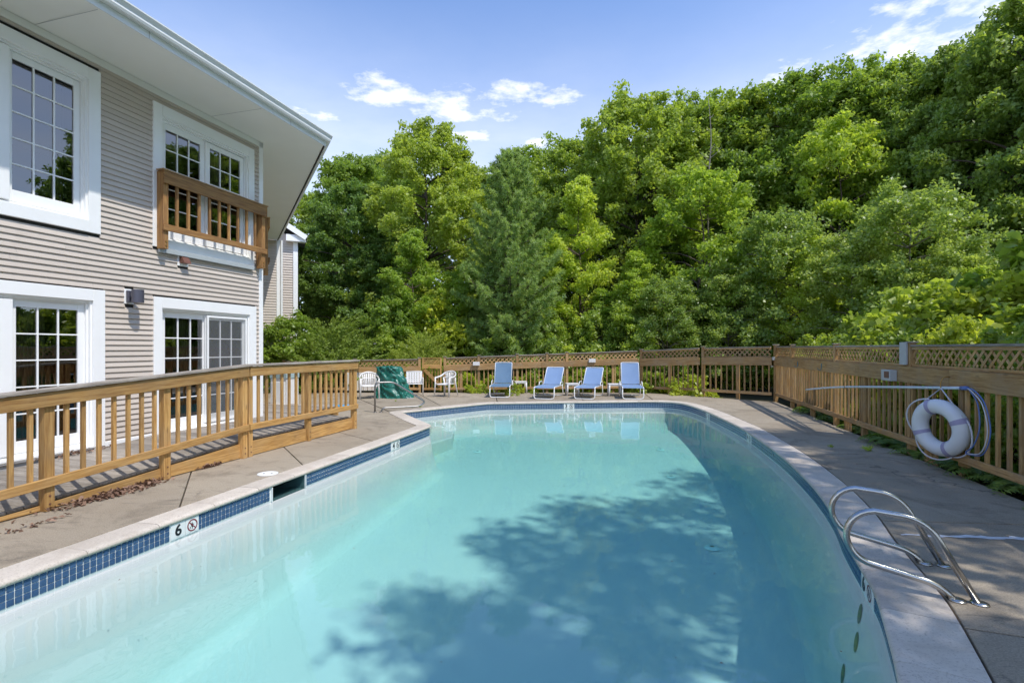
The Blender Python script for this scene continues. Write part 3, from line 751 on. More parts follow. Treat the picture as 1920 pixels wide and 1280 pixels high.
# windows and glazed doors: part = the unit's white frame, sub-parts = trim, muntins, panes
def glazed(name, F, outer, inner, units, mat_tr='white_paint', hoods=.0, sill=.05):
    t0, t1, z0, z1 = outer; a0, a1, b0, b1 = inner; V, Fc = [], []
    def bx(lo, hi):
        k = len(V); (x0, y0, q0), (x1, y1, q1) = lo, hi
        V.extend([(x, y, z) for x in (x0, x1) for y in (y0, y1) for z in (q0, q1)]); Fc.extend([tuple(k + i for i in f) for f in ((0, 1, 3, 2), (4, 6, 7, 5), (0, 4, 5, 1), (2, 3, 7, 6), (0, 2, 6, 4), (1, 5, 7, 3))])
    # jamb lining, stepped
    for dn, w in ((.012, .035), (-.03, .055), (-.07, .075)):
        e = .105
        bx((-e, a0, b0), (dn, a0 + w, b1)); bx((-e, a1 - w, b0), (dn - .001, a1, b1)); bx((-e, a0 + w, b1 - w), (dn - .002, a1 - w, b1)); bx((-e, a0 + w, b0), (dn - .003, a1 - w, b0 + w * .8))
    fr = mk(name, V, Fc, 'white_paint', house, F)
    for nm, lo, hi in (('trim', (.002, t0, z0), (.042, a0 + .01, z1)), ('trim', (.002, a1 - .01, z0), (.041, t1, z1)), ('head_trim', (.002, a0 + .012, b1 - .01), (.044, a1 - .012, z1)), ('sill', (.002, a0 + .012, z0), (.052, a1 - .012, b0 + .012))):
        block(nm, lo, hi, mat_tr, fr, F)
    for (u0, u1, c0, c1, nx, nz, n, st, scr) in units:              # sash: t, z, panes across and up, depth, stile
        rails = [('sash_stile', (n - .02, u0, c0), (n + .02, u0 + st, c1)), ('sash_stile', (n - .02, u1 - st, c0), (n + .02, u1, c1)), ('sash_rail', (n - .019, u0 + st, c1 - st), (n + .019, u1 - st, c1)), ('sash_rail', (n - .019, u0 + st, c0), (n + .019, u1 - st, c0 + st * 1.9))]
        for nm, lo, hi in rails: block(nm, lo, hi, mat_tr, fr, F)
        g0, g1, h0, h1 = u0 + st, u1 - st, c0 + st * 1.9, c1 - st; pw, ph = (g1 - g0) / nx, (h1 - h0) / nz
        for i in range(1, nx): board('muntin', (n + .004, g0 + i * pw, h0), (n + .004, g0 + i * pw, h1), .022, .020, mat_tr, fr, (0, 1, 0), .002, F)
        for i in range(1, nz): board('muntin', (n + .0035, g0, h0 + i * ph), (n + .0035, g1, h0 + i * ph), .020, .018, mat_tr, fr, (0, 0, 1), .002, F)
        key = ('pane', round(pw, 3), round(ph, 3))
        if key not in BOXC:
            me = bpy.data.meshes.new('pane'); me.from_pydata([(0, -pw / 2, -ph / 2), (0, pw / 2, -ph / 2), (0, pw / 2, ph / 2), (0, -pw / 2, ph / 2)], [], [(0, 1, 2, 3)]); me.materials.append(MATS['glass']); BOXC[key] = me
        for i in range(nx):
            for k in range(nz): link('pane', BOXC[key], fr, F @ Matrix.Translation((n, g0 + (i + .5) * pw, h0 + (k + .5) * ph)))
        if scr:
            mk('insect_screen', [(n + .05, u0 + .03, c0 + .03), (n + .05, u1 - .03, c0 + .03), (n + .05, u1 - .03, c1 - .03), (n + .05, u0 + .03, c1 - .03)], [(0, 1, 2, 3)], 'insect_screen', fr, F)
            for lo, hi in (((n + .04, u0, c0), (n + .062, u0 + .035, c1)), ((n + .04, u1 - .035, c0), (n + .062, u1, c1)), ((n + .041, u0 + .035, c1 - .035), (n + .061, u1 - .035, c1)), ((n + .041, u0 + .035, c0), (n + .061, u1 - .035, c0 + .05))):
                block('screen_frame', lo, hi, 'white_paint', fr, F, .002)
    return fr
D1 = glazed('sliding_door', HF, OPEN[0], HOLES[0], [(-.72, .14, .30, 2.165, 3, 5, -.085, .075, False), (.08, .98, .30, 2.165, 3, 5, -.04, .075, True)])
D2 = glazed('sliding_door', HF, OPEN[1], HOLES[1], [(-2.72, -1.87, .30, 2.185, 3, 5, -.075, .075, False), (-3.70, -2.86, .30, 2.185, 3, 5, -.075, .075, False), (-4.68, -3.78, .30, 2.185, 3, 5, -.075, .075, False)])
block('mullion', (-.11, -2.86, .29), (.02, -2.72, 2.19), 'white_paint', D2, HF)
block('mullion', (-.11, -3.78, .29), (.02, -3.70, 2.19), 'white_paint', D2, HF)
D3 = glazed('balcony_door', HF, OPEN[2], HOLES[2], [(-.72, .10, 3.38, 5.205, 3, 5, -.085, .085, False), (.10, .95, 3.38, 5.205, 3, 5, -.05, .085, False)])
D4 = glazed('window', HF, OPEN[3], HOLES[3], [(-2.76, -1.92, 3.40, 5.225, 3, 5, -.075, .075, False), (-3.78, -2.9, 3.40, 5.225, 3, 5, -.075, .075, False)])
block('mullion', (-.11, -2.9, 3.39), (.034, -2.76, 5.24), 'white_paint', D4, HF)
D5 = glazed('window', HF, OPEN[4], HOLES[4], [(-7.1, -5.9, 3.40, 5.225, 3, 5, -.075, .075, False), (-5.85, -4.62, 3.40, 5.225, 3, 5, -.075, .075, False)])
for q, (z0, z1) in enumerate(((3.2, 5.3), (.22, 2.4))):
    glazed('window', W2F, (.9, 2.5, z0, z1), (1.02, 2.38, z0 + .12, z1 - .12), [(1.08, 1.7, z0 + .18, z1 - .18, 3, 5, -.004, .07, False), (1.7, 2.32, z0 + .18, z1 - .18, 3, 5, -.003, .07, False)])
block('sill_board', (.038, -.86, 3.10), (.085, 1.10, 3.175), 'grey_door', D3, HF)

def curtains():
    for t0, t1, z0, z1, par in ((-2.42, -2.12, .35, 2.15, D2), (-.2, .12, .35, 2.15, D1), (-2.05, -1.9, 3.45, 5.2, D4), (.5, .9, 3.4, 5.2, D3), (-3.7, -3.1, .35, 2.15, D2)):
        V, Fc = [], []; n = 40
        for i in range(n + 1):
            t = t0 + (t1 - t0) * i / n; x = -.42 + .035 * math.sin(i * 1.1) + .01 * math.sin(i * 2.7); V += [(x, t, z0), (x, t, z1)]
        for i in range(n): Fc.append((2 * i, 2 * i + 2, 2 * i + 3, 2 * i + 1))
        mk('curtain', V, Fc, 'curtain', par, HF, True)
plain('curtain', (.55, .52, .40), .9, var=.1)
curtains()
# eaves: soffit, fascia, gutter, roof
OV = 1.12
def eave_pts(k):                       # polyline in house coordinates at distance k from the walls
    c = Vector((0, T1)) + Vector((1 + C2, C2)) * (k / (1 + C2))
    return [Vector((k, T0 - .8)), c, Vector((k * C2 - C2 * W2L, T1 + k * C2 + C2 * W2L))]
def eaves():
    a, b = eave_pts(-.05), eave_pts(OV)
    for i in range(2):
        V = [(*a[i], ZS), (*a[i + 1], ZS), (*b[i + 1], ZS + .03), (*b[i], ZS + .03)]
        mk('soffit', V + [(x, y, z + .03) for x, y, z in V], [(0, 1, 2, 3), (7, 6, 5, 4), (0, 3, 7, 4), (1, 5, 6, 2)], 'white_soffit', house, HF)
    def sweep(name, prof, mat, closed=True):
        rows = [eave_pts(k) for k, z in prof]; q = len(prof)
        for i in range(2):
            V = [(*rows[k][i], prof[k][1]) for k in range(q)] + [(*rows[k][i + 1], prof[k][1]) for k in range(q)]
            Fc = [(k, (k + 1) % q, q + (k + 1) % q, q + k) for k in range(q if closed else q - 1)]
            if closed: Fc += [tuple(reversed(range(q))), tuple(range(q, 2 * q))]
            mk(name, V, Fc, mat, house, HF)
    sweep('fascia', [(OV + .012, ZS - .012), (OV + .03, ZS - .012), (OV + .03, ZS + .23), (OV + .012, ZS + .23)], 'gutter_metal')
    sweep('soffit_gap', [(OV - .016, ZS + .02), (OV + .012, ZS + .02), (OV + .012, ZS + .2), (OV - .016, ZS + .2)], 'dark_gap')
    z = ZS + .085
    sweep('gutter', [(OV + .031, z), (OV + .105, z), (OV + .118, z + .03), (OV + .112, z + .06), (OV + .142, z + .105), (OV + .150, z + .11), (OV + .150, z + .128), (OV + .142, z + .128), (OV + .136, z + .112), (OV + .10, z + .06), (OV + .09, z + .012), (OV + .034, z + .012)], 'gutter_metal')
    # roof planes rising from the gutter to a ridge line
    e, r_ = eave_pts(OV + .09), eave_pts(-5.0); zr = ZS + .235 + (OV + 5.09) * .42
    for i in range(2):
        V = [(*e[i], ZS + .235), (*e[i + 1], ZS + .235), (*r_[i + 1], zr), (*r_[i], zr)]
        mk('roof', V + [(x, y, z_ - .03) for x, y, z_ in V], [(0, 1, 2, 3), (7, 6, 5, 4), (0, 4, 5, 1), (1, 5, 6, 2), (2, 6, 7, 3), (3, 7, 4, 0)], 'roof_shingle', house, HF)
    # gutter joints and soffit seams
    for t in (-3.0, -1.9, -.6, .8): block('gutter_seam', (OV + .028, t, ZS - .008), (OV + .0335, t + .008, ZS + .085), 'grey_box', house, HF, 0)
    for t in (-2.5, .15): block('soffit_seam', (.04, t, ZS - .0005), (OV - .03, t + .006, ZS + .002), 'grey_box', house, HF, 0)
eaves()

# balcony railings bolted to the wall
def balcony(F, t0, t1, label):
    z0, z1 = 3.15, 4.36
    b = thing('balcony_railing', label, 'railing', tuple(F @ Vector((.1, (t0 + t1) / 2, z0))), F.to_euler().z)
    for t in (t0 + .06, t1 - .06):
        p = board('post', (.105, t, z0), (.105, t, z1), .135, .09, 'wood_red', b, (0, 1, 0), .005, F)
        board('mounting_block', (.021, t, z0 + .02), (.075 - .012, t, z0 + .02), .10, .16, 'wood_red', b, (0, 0, 1), .004, F) if False else None
        for z in (z0 + .05, z0 + .11, z1 - .07, z1 - .14):
            V, Fc = tube_geo([(.173, t, z), (.183, t, z)], .013, 8); mk('bolt', V, Fc, 'brass', p, F)
    board('top_rail', (.192, t0, z1 - .10), (.192, t1, z1 - .10), .036, .19, 'wood_red', b, (0, 0, 1), .004, F)
    board('bottom_rail', (.192, t0, z0 + .33), (.192, t1, z0 + .33), .036, .10, 'wood_red', b, (0, 0, 1), .004, F)
    board('cap', (.14, t0 - .02, z1 + .012), (.14, t1 + .02, z1 + .012), .15, .022, 'wood_brown', b, (0, 0, 1), .003, F)
    n = 9
    for i in range(1, n + 1):
        t = t0 + .06 + (t1 - t0 - .12) * i / (n + 1); board('baluster', (.152, t, z0 + .29), (.152, t, z1 - .02), .038, .040, 'wood_red', b, (0, 1, 0), .003, F)
balcony(HF, -.89, 1.30, 'brown wooden balcony railing bolted across the upper glazed door')
balcony(W2F, .75, 2.65, 'brown wooden balcony railing seen edge on round the house corner')

# wall lamp and dryer vent
def wall_lamp():
    p = hw(.0, -1.30, 2.36); t = thing('wall_lamp', 'dark cylinder wall lamp on the siding between the two glazed doors', 'lamp', tuple(p), -HA)
    block('mounting_plate', (-.004, -.07, -.11), (.030, .07, .11), 'white_paint', t); block('back_box', (.030, -.05, -.085), (.075, .05, .085), 'sconce_metal', t)
    V, F = tube_geo([(.076, 0, 0), (.12, 0, 0)], .03, 12); mk('arm', V, F, 'sconce_metal', t)
    V, F = tube_geo([(.195, 0, -.095), (.195, 0, .095)], .078, 28); mk('lamp_shade', V, F, 'sconce_metal', t).data.set_sharp_from_angle(angle=R(40))
wall_lamp()
def vent():
    p = hw(.0, -.40, 3.05); t = thing('dryer_vent', 'brown hooded vent on a white plate under the balcony railing', 'vent', tuple(p), -HA)
    block('mounting_plate', (-.004, -.10, -.105), (.028, .10, .105), 'white_paint', t)
    V = [(.028, -.07, -.06), (.028, .07, -.06), (.028, .07, .07), (.028, -.07, .07), (.13, -.065, -.06), (.13, .065, -.06), (.12, .065, -.035), (.12, -.065, -.035), (.06, .06, .07), (.06, -.06, .07)]
    mk('hood', V, [(0, 4, 5, 1), (4, 7, 6, 5), (7, 9, 8, 6), (9, 3, 2, 8), (0, 3, 9, 7, 4), (1, 5, 6, 8, 2)], 'brown_plastic', t)
vent()

# raised wing at the end of the second wall, and the neighbour behind
def wing():
    c = W2F @ Vector((1.2, W2L, 0)); a = W2F.to_euler().z
    F = Matrix.Translation(c) @ Matrix.Rotation(a - R(90), 4, 'Z')       # local x faces the camera, local y = out of the second wall
    w = thing('house_wing', 'narrow raised house wing with white corner board over a concrete base', 'house wing', tuple(c), a - R(90)); FR[w] = F
    zt, zb = ZS + .02, 2.35
    block('wall', (-5, -1.15, zb), (-.01, -.01, zt), 'siding', w, F)
    n = int((zt - zb) / .1); 
    for k in range(n): siding_board(w, F, -1.15, -.12, zb + .1 * k, .1)
    block('corner_board', (-.04, -.12, zb - .02), (.03, .02, zt), 'white_paint', w, F)
    block('skirt_board', (-5, -1.15, zb - .14), (.036, .026, zb - .02), 'white_paint', w, F)
    block('conduit', (.02, -1.1, zb - .32), (.05, .0, zb - .28), 'grey_box', w, F)
    block('concrete_base', (-5, -1.15, -.14), (-.06, -.10, zb - .142), 'foundation', w, F)
    V, Fc = tube_geo([(.05, .05, zb - .1), (.05, .05, zt)], .04, 10); mk('downspout', V, Fc, 'white_paint', w, F)
wing()
def neighbour():
    d = 22.5; A = at(557, 520, d); c = Vector((A.x, A.y, -.13)); rz = R(25)
    b = thing('neighbour_house', 'distant tan gabled house behind the big juniper', 'house', tuple(c), rz); F = FR[b]
    zt = 6.35; W = 8.0
    block('wall', (-W, .02, 0), (0, 6, zt), 'siding', b)
    V, Fc = [], []
    for k in range(int(zt / .11)):
        z = .3 + k * .11
        if z > zt - .1: break
        q = len(V); V += [(-W, 0, z), (0, 0, z), (0, -.02, z), (-W, -.02, z), (-W, .012, z + .11), (0, .012, z + .11)]; Fc += [(q, q + 1, q + 2, q + 3), (q + 3, q + 2, q + 1 + 4, q + 4)]
    tag(mk('siding', V, Fc, 'siding', b), kind='stuff')
    block('corner_board', (-.16, -.05, 0), (.03, .05, zt), 'white_paint', b)
    block('eave_return', (-.45, -.3, zt), (.35, .1, zt + .28), 'white_paint', b)
    V = [(.4, -.35, zt + .28), (-W / 2, -.35, zt + 3.0), (-W - .4, -.35, zt + .28), (.4, 6.3, zt + .28), (-W / 2, 6.3, zt + 3.0), (-W - .4, 6.3, zt + .28)]
    mk('gable', [(0, .015, zt), (-W / 2, .015, zt + 2.8), (-W, .015, zt)], [(0, 1, 2)], 'siding', b)
    mk('roof', V + [(x, y, z - .14) for x, y, z in V], [(0, 3, 4, 1), (1, 4, 5, 2), (6, 7, 10, 9), (7, 8, 11, 10), (0, 1, 7, 6), (1, 2, 8, 7), (3, 9, 10, 4), (4, 10, 11, 5), (0, 6, 9, 3), (2, 5, 11, 8)], 'roof_shingle', b)
    board('rake_board', (.36, -.37, zt + .16), (-W / 2, -.37, zt + 2.9), .04, .22, 'white_paint', b, (0, 0, 1), .004, F)
neighbour()

# ------------------------------------------------------------------ ramp and its railing
RN = 1.77
def ramp_z(t): return .25 if t >= -.92 else max(.012, .25 * (t + 5.0) / 4.08)
def ramp():
    r_ = thing('access_ramp', 'weathered grey plank ramp along the house wall', 'ramp', tuple(hw(.9, -1.5)), -HA)
    t = -5.0; w = .138
    while t < 1.86 - w:
        z = ramp_z(t + w / 2); dz = ramp_z(t + w) - ramp_z(t)
        n0 = .05 if t + w < T1 - .02 else -(t + w - T1) + .06
        board('plank', (n0, t + w / 2, z - .014), (RN - .045, t + w / 2, z - .014), w - .006, .027, 'wood_grey', r_, (0, -dz, w), .003, HF); t += w
    while t < 3.4:
        board('plank', (-(t + w - T1) + .08, t + w / 2, .236), (.35, t + w / 2, .236), w - .006, .027, 'wood_grey', r_, (0, 0, 1), .003, HF); t += w
    PT = [-4.7, -3.46, -2.2, -.92, .47, 1.86]
    for a, b in zip(PT, PT[1:]):
        a2, b2 = a + .05, b - .05; za, zb = ramp_z(a2) - .034, ramp_z(b2) - .034
        V = [(n, t_, z) for n in (RN - .04, RN - .002) for t_, z in ((a2, .012), (b2, .012), (b2, zb), (a2, max(za, .02)))]
        me = mk('skirt_board', [(t_, -n, z) for n, t_, z in V], [(3, 2, 1, 0), (4, 5, 6, 7), (0, 1, 5, 4), (1, 2, 6, 5), (2, 3, 7, 6), (3, 0, 4, 7)], 'wood_gold', r_, HF @ Matrix.Rotation(R(90), 4, 'Z'))
    board('end_board', (-1.9, 3.41, .12), (.35, 3.41, .12), .036, .2, 'wood_gold', r_, (0, 0, 1), .003, HF)
    board('end_board', (.36, 1.875, .115), (RN - .05, 1.875, .115), .036, .2, 'wood_gold', r_, (0, 0, 1), .003, HF)
    board('joist', (.3, -4.6, -.0), (.3, 1.8, -.0), .04, .06, 'wood_grey', r_, (0, 0, 1), .003, HF) if False else None
    for t in (-3.4, -2.1, -.9, .5, 1.8):
        z = ramp_z(t - .1) - .03
        if z > .03: block('support', (.15, t - .05, .0), (RN - .06, t - .01, z), 'wood_grey', r_, HF)
    # the railing stands on the deck outside the ramp
    g = thing('ramp_railing', 'golden wooden railing with balusters along the ramp', 'railing', tuple(hw(RN, -1.5)), -HA)
    TOP = 1.085
    def run(a, b, posts):
        top = lambda t: ramp_z(t) + TOP; d = 0
        n = RN + .02
        P = lambda t, z, n=n: (n, t, ramp_z(t) + z)
        board('cap', P(a - .03, TOP + .012, RN + .035), P(b + .03, TOP + .012, RN + .035), .145, .030, 'wood_grey', g, (0, 0, 1), .004, HF)
        board('top_rail', P(a, TOP - .08, RN + .066), P(b, TOP - .08, RN + .066), .036, .14, 'wood_gold', g, (0, 0, 1), .004, HF)
        board('bottom_rail', P(a, .195, RN + .066), P(b, .195, RN + .066), .036, .088, 'wood_gold', g, (0, 0, 1), .004, HF)
        for p, q in zip(posts, posts[1:]):
            m_ = max(1, round((q - p) / .158)) - 1
            for i in range(1, m_ + 1):
                t = p + (q - p) * i / (m_ + 1); board('baluster', (RN + .028, t, ramp_z(t) + .155), (RN + .028, t, ramp_z(t) + TOP - .012), .038, .038, 'wood_gold', g, (0, 1, 0), .003, HF)
    run(-4.75, -.93, [-4.7, -3.46, -2.2, -.97]); run(-.91, 1.90, [-.87, .47, 1.86])
    for t in (-4.7, -3.46, -2.2, -.975, -.865, .47, 1.86):
        w = .088 if t not in (.47, -.865) else .075
        p = board('post', (RN + .002, t, .0), (RN + .002, t, ramp_z(t) + TOP - .004), .09, w, 'wood_gold', g, (0, 1, 0), .004, HF)
        for z in (.07, .15):
            V, Fc = tube_geo([(RN + .046, t, z), (RN + .052, t, z)], .010, 8); mk('bolt', V, Fc, 'brown_plastic', p, HF)
ramp()

# dry leaves blown against the ramp
def leaf_mesh(name, P, Nrm, size, vals, mat, parent=None, M=None, width=.6, fold=.0, extra=None, rng=None):
    """P (n,3) centres, Nrm (n,3) normals, size (n,) -> diamond leaves; one mesh"""
    rng = rng or np.random.default_rng(1); n = len(P)
    t = rng.normal(size=(n, 3)); 
    if extra is not None: t = extra + .35 * t
    nn = Nrm / (np.linalg.norm(Nrm, axis=1, keepdims=True) + 1e-9)
    t -= nn * (t * nn).sum(1, keepdims=True); t /= np.linalg.norm(t, axis=1, keepdims=True) + 1e-9
    b = np.cross(nn, t); s = size[:, None] * .5; w = width
    a0 = P - t * s; a2 = P + t * s - nn * s * .25; a1 = P + b * s * w + nn * s * fold; a3 = P - b * s * w + nn * s * fold
    V = np.stack([a0, a1, a2, a3], 1).reshape(-1, 3)
    me = bpy.data.meshes.new(name); me.vertices.add(n * 4); me.vertices.foreach_set('co', V.astype(np.float32).ravel())
    me.loops.add(n * 4); me.loops.foreach_set('vertex_index', np.arange(n * 4, dtype=np.int32))
    me.polygons.add(n); me.polygons.foreach_set('loop_start', np.arange(0, n * 4, 4, dtype=np.int32))
    me.materials.append(MATS[mat]); at_ = me.attributes.new('v', 'FLOAT', 'POINT'); at_.data.foreach_set('value', np.repeat(vals, 4).astype(np.float32))
    me.update(calc_edges=True); me.validate()
    return me if parent is False else link(name, me, parent, M)
def dry_leaves():
    rng = np.random.default_rng(7); P = []
    for (px, py, k, L, w) in ((205, 928, 420, .62, .07), (385, 874, 70, .22, .035), (60, 985, 25, .4, .05), (265, 905, 60, .25, .03), (180, 832, 60, .7, .05)):
        c = gp(px, py)
        if py < 850: c = hw(.10, -2.0, ramp_z(-2.0))
        a = rng.normal(0, .45, k) * L; b = np.abs(rng.normal(0, 1, k)) * w
        u, v = np.array([.2706, .9627]), np.array([.9627, -.2706])
        xy = np.array([c.x, c.y]) + a[:, None] * u + b[:, None] * v
        if py >= 850:                                      # keep outside the skirt board
            nn = (xy - np.array(HP[:2])) @ v; xy += np.maximum(0, RN + .03 - nn)[:, None] * v
        base = c.z if py < 850 else 0  # on the ramp or on the deck
        z = base + rng.uniform(.006, .03, k) + np.maximum(0, .05 - b) * rng.uniform(0, .7, k); P.append(np.c_[xy, z])
    P = np.concatenate(P); n = len(P); Nn = rng.normal(size=(n, 3)) * .5 + (0, 0, 1)
    o = leaf_mesh('fallen_leaves', P, Nn, rng.uniform(.035, .075, n), rng.random(n), 'leaf_dry', None, Matrix(), .5, .25, rng=rng)
    tag(o, 'dry brown fallen leaves drifted against the ramp', 'leaves', kind='stuff')
dry_leaves()

def floating_specks():
    rng = np.random.default_rng(17); P = []
    while len(P) < 150:
        x, y = rng.uniform(-3.6, 4.6), rng.uniform(2.4, 15)
        if abs(x) < .95 * y and near_water(x, y): P.append((x, y, WATER_Z + .003))
    P = np.array(P); n = len(P); o = leaf_mesh('floating_debris', P, rng.normal(size=(n, 3)) * .15 + (0, 0, 1), rng.uniform(.008, .028, n), rng.random(n), 'leaf_dry', None, Matrix(), .6, .0, rng=rng)
    tag(o, 'tiny dark leaf specks floating on the pool water', 'debris', kind='stuff')
def near_water(x, y):
    c = False
    for i in range(NO):
        a, b = OUT[i], OUT[i - 1]
        if (a.y > y) != (b.y > y) and x < (b.x - a.x) * (y - a.y) / (b.y - a.y) + a.x: c = not c
    return c and min((OUT[i].x - x) ** 2 + (OUT[i].y - y) ** 2 for i in range(NO)) > .06
floating_specks()

# things behind the railing at the corner of the house
def bin_and_float():
    c = Vector((-5.55, 12.5, .0)); t = thing('storage_bin', 'white storage cabinet with grey lid on the planks by the house corner', 'cabinet', tuple(c), R(-18))
    z = 0.0 if True else .25
    block('body', (-.24, -.2, .02), (.24, .2, .86), 'white_plastic', t); block('lid', (-.26, -.22, .86), (.26, .22, .99), 'bin_lid', t, c=.015); block('door_panel', (-.19, -.212, .1), (.19, -.199, .78), 'white_paint', t)
    c = Vector((-4.7, 13.6, .0)); f = thing('foam_float', 'blue foam pool float lying on the deck behind the ramp railing', 'pool float', tuple(c), R(30))
    V, F = tube_geo(curve_pts([(-.55, 0, .045), (-.2, .08, .045), (.2, -.05, .045), (.55, .05, .045)], 6), .042, 10); mk('noodle', V, F, 'foam_blue', f, smooth=True)
bin_and_float()
# ------------------------------------------------------------------ fences
def seg_frame(A, B):
    """local x along the run, local y away from the yard, z up"""
    A, B = Vector(A), Vector(B); d = (B - A); L = d.length; x = d / L; y = Vector((-x.y, x.x, 0))
    M = Matrix((x, y, Vector((0, 0, 1)))).transposed().to_4x4(); M.translation = A; return M, L
def lattice_slats(a, b, zb, zt, pitch=.15):
    """clipped diagonal slats: (x0,z0,x1,z1,layer)"""
    out = []; h = zt - zb; s = a - h
    k = 0
    while s < b:
        for lay in (0, 1):
            x0, z0, x1, z1 = (s, zb, s + h, zt) if lay == 0 else (s + h, zb, s, zt)
            def clip(xc):
                return z0 + (z1 - z0) * (xc - x0) / (x1 - x0)
            pts = [(x0, z0), (x1, z1)]
            lo, hi = sorted(pts)
            if hi[0] <= a + .02 or lo[0] >= b - .02: continue
            if lo[0] < a: lo = (a, clip(a))
            if hi[0] > b: hi = (b, clip(b))
            if math.hypot(hi[0] - lo[0], hi[1] - lo[1]) > .06: out.append((*lo, *hi, lay))
        s += pitch; k += 1
    return out
def fence_run(parent, A, B, ztA, ztB, zbA, zbB, uppers, lowers, single_slats, mat='wood_brown', bal_mat=None, pitch=.185, lat=.25, mid=.235, skip=None):
    M, L = seg_frame(A, B); zt = lambda s: ztA + (ztB - ztA) * s / L; zb = lambda s: zbA + (zbB - zbA) * s / L
    P = lambda s, y, z: M @ Vector((s, y, z)); bal_mat = bal_mat or mat
    for s in uppers:
        p = board('post', P(s, .03, -.13), P(s, .03, zt(s) + .03), .09, .09, mat, parent, M.to_3x3() @ Vector((1, 0, 0)), .004)
        board('post_cap', P(s, .03, zt(s) + .03), P(s, .03, zt(s) + .052), .13, .13, 'wood_grey', p, M.to_3x3() @ Vector((1, 0, 0)), .006)
    for s in lowers: board('post', P(s, .04, -.13), P(s, .04, zt(s) - lat - .10), .09, .09, mat, parent, M.to_3x3() @ Vector((1, 0, 0)), .004)
    ends = sorted([0, *[u for u in uppers if .02 < u < L - .02], L])
    V, F = [], []
    for a, b in zip(ends, ends[1:]):
        a2, b2 = a + .05, b - .05
        if b2 - a2 < .1: continue
        cap_z = lambda s: zt(s) - .012
        board('cap_rail', P(a2, .03, cap_z(a2)), P(b2, .03, cap_z(b2)), .085, .03, 'wood_grey', parent, (0, 0, 1), .004)
        board('lattice_rail', P(a2, .03, zt(a2) - .05), P(b2, .03, zt(b2) - .05), .05, .042, mat, parent, (0, 0, 1), .003)
        board('lattice_rail', P(a2, .03, zt(a2) - .075 - lat + .02), P(b2, .03, zt(b2) - .075 - lat + .02), .05, .042, mat, parent, (0, 0, 1), .003)
        for x0, z0, x1, z1, lay in lattice_slats(a2, b2, -.055 - lat + .03, -.05):
            if single_slats: board('lattice_slat', P(x0, .024 + .008 * lay, z0 + zt(x0)), P(x1, .024 + .008 * lay, z1 + zt(x1)), .0075, .036, mat, parent, (0, 0, 1), .001)
            else:
                x, y, z = axes(P(x1, 0, z1 + zt(x1)) - P(x0, 0, z0 + zt(x0))); c = P((x0 + x1) / 2, .024 + .008 * lay, (z0 + z1) / 2 + zt((x0 + x1) / 2)); hl = math.hypot(x1 - x0, z1 - z0) / 2; k = len(V)
                V += [c + x * sx * hl + y * sy * .004 + z * sz * .018 for sx in (-1, 1) for sy in (-1, 1) for sz in (-1, 1)]
                F += [tuple(k + i for i in f) for f in ((0, 1, 3, 2), (4, 6, 7, 5), (0, 4, 5, 1), (2, 3, 7, 6), (0, 2, 6, 4), (1, 5, 7, 3))]
    if V: tag(mk('lattice', V, F, mat, parent, Matrix()), kind='stuff')
    zm = lambda s: zt(s) - .075 - lat - mid / 2
    n = max(1, round(L / 3.0))
    for i in range(n):
        a, b = L * i / n + .002, L * (i + 1) / n - .002
        board('mid_board', P(a, -.034, zm(a)), P(b, -.034, zm(b)), .036, mid, mat, parent, (0, 0, 1), .004)
        board('bottom_rail', P(a, -.034, zb(a) + .045), P(b, -.034, zb(b) + .045), .036, .09, mat, parent, (0, 0, 1), .004)
    m_ = int(L / pitch); allp = list(uppers) + list(lowers)
    for i in range(m_):
        s = (i + .5) * L / m_
        if any(abs(s - u) < .075 for u in allp): continue
        if skip and skip(s): continue
        board('baluster', P(s, .006, zb(s) + .01), P(s, .006, zm(s) + .02), .038, .038, bal_mat, parent, M.to_3x3() @ Vector((1, 0, 0)), .003)
    return M, L, P

KC = Vector((FENCE_X(15.24), 15.24, 0)); KN = Vector((FENCE_X(.8), .8, 0))
fr = thing('fence', 'long brown wooden fence with lattice top holding the life ring', 'fence', tuple((KC + KN) / 2))
LK = (KC - KN).length
ys = lambda y: (15.24 - y) * 1.0314
MRF, _, PRF = fence_run(fr, KC, KN, 1.64, 1.645, .185, .175, [ys(y) for y in (13.68, 10.62, 7.66, 4.62, 1.6)], [ys(y) for y in (12.1, 9.3, 6.43, 3.1)], True)
# second leg of the right-hand run starts at the corner post
cp = board('post', KC + Vector((0, 0, -.13)), KC + Vector((0, 0, 1.68)), .10, .10, 'wood_brown', fr, (1, 0, 0), .005)
board('post_cap', KC + Vector((0, 0, 1.68)), KC + Vector((0, 0, 1.702)), .15, .15, 'wood_grey', cp, (1, 0, 0), .006)
# short double boards that run down beside some posts
for y in (13.3, 10.2, 7.3):
    s = ys(y)
    for k in range(3): board('skirt_picket', PRF(s + .12 * k, .05, -.12), PRF(s + .12 * k, .05, .17), .02, .1, 'wood_brown', fr, MRF.to_3x3() @ Vector((1, 0, 0)), .003)
fb = thing('fence', 'brown wooden lattice fence behind the blue lounge chairs', 'fence', (2.5, 18.4, 0))
Q1, Q2, Q3 = Vector((6.28, 16.9, 0)), Vector((4.62, 18.42, 0)), Vector((-2.46, 18.5, 0))
fence_run(fb, Q1, KC - Vector((.07, -.08, 0)), 1.60, 1.64, .17, .18, [.02], [1.15], False, pitch=.175)
fence_run(fb, Q2, Q1 - Vector((.05, -.05, 0)), 1.50, 1.60, .15, .17, [.02], [1.1], False, pitch=.165)
fence_run(fb, Q3, Q2 - Vector((.06, 0, 0)), 1.24, 1.50, .08, .15, [.03, 1.26, 2.65, 3.72, 4.44], [.62, 1.9, 5.4, 6.1], False, pitch=.15, lat=.22, mid=.19)
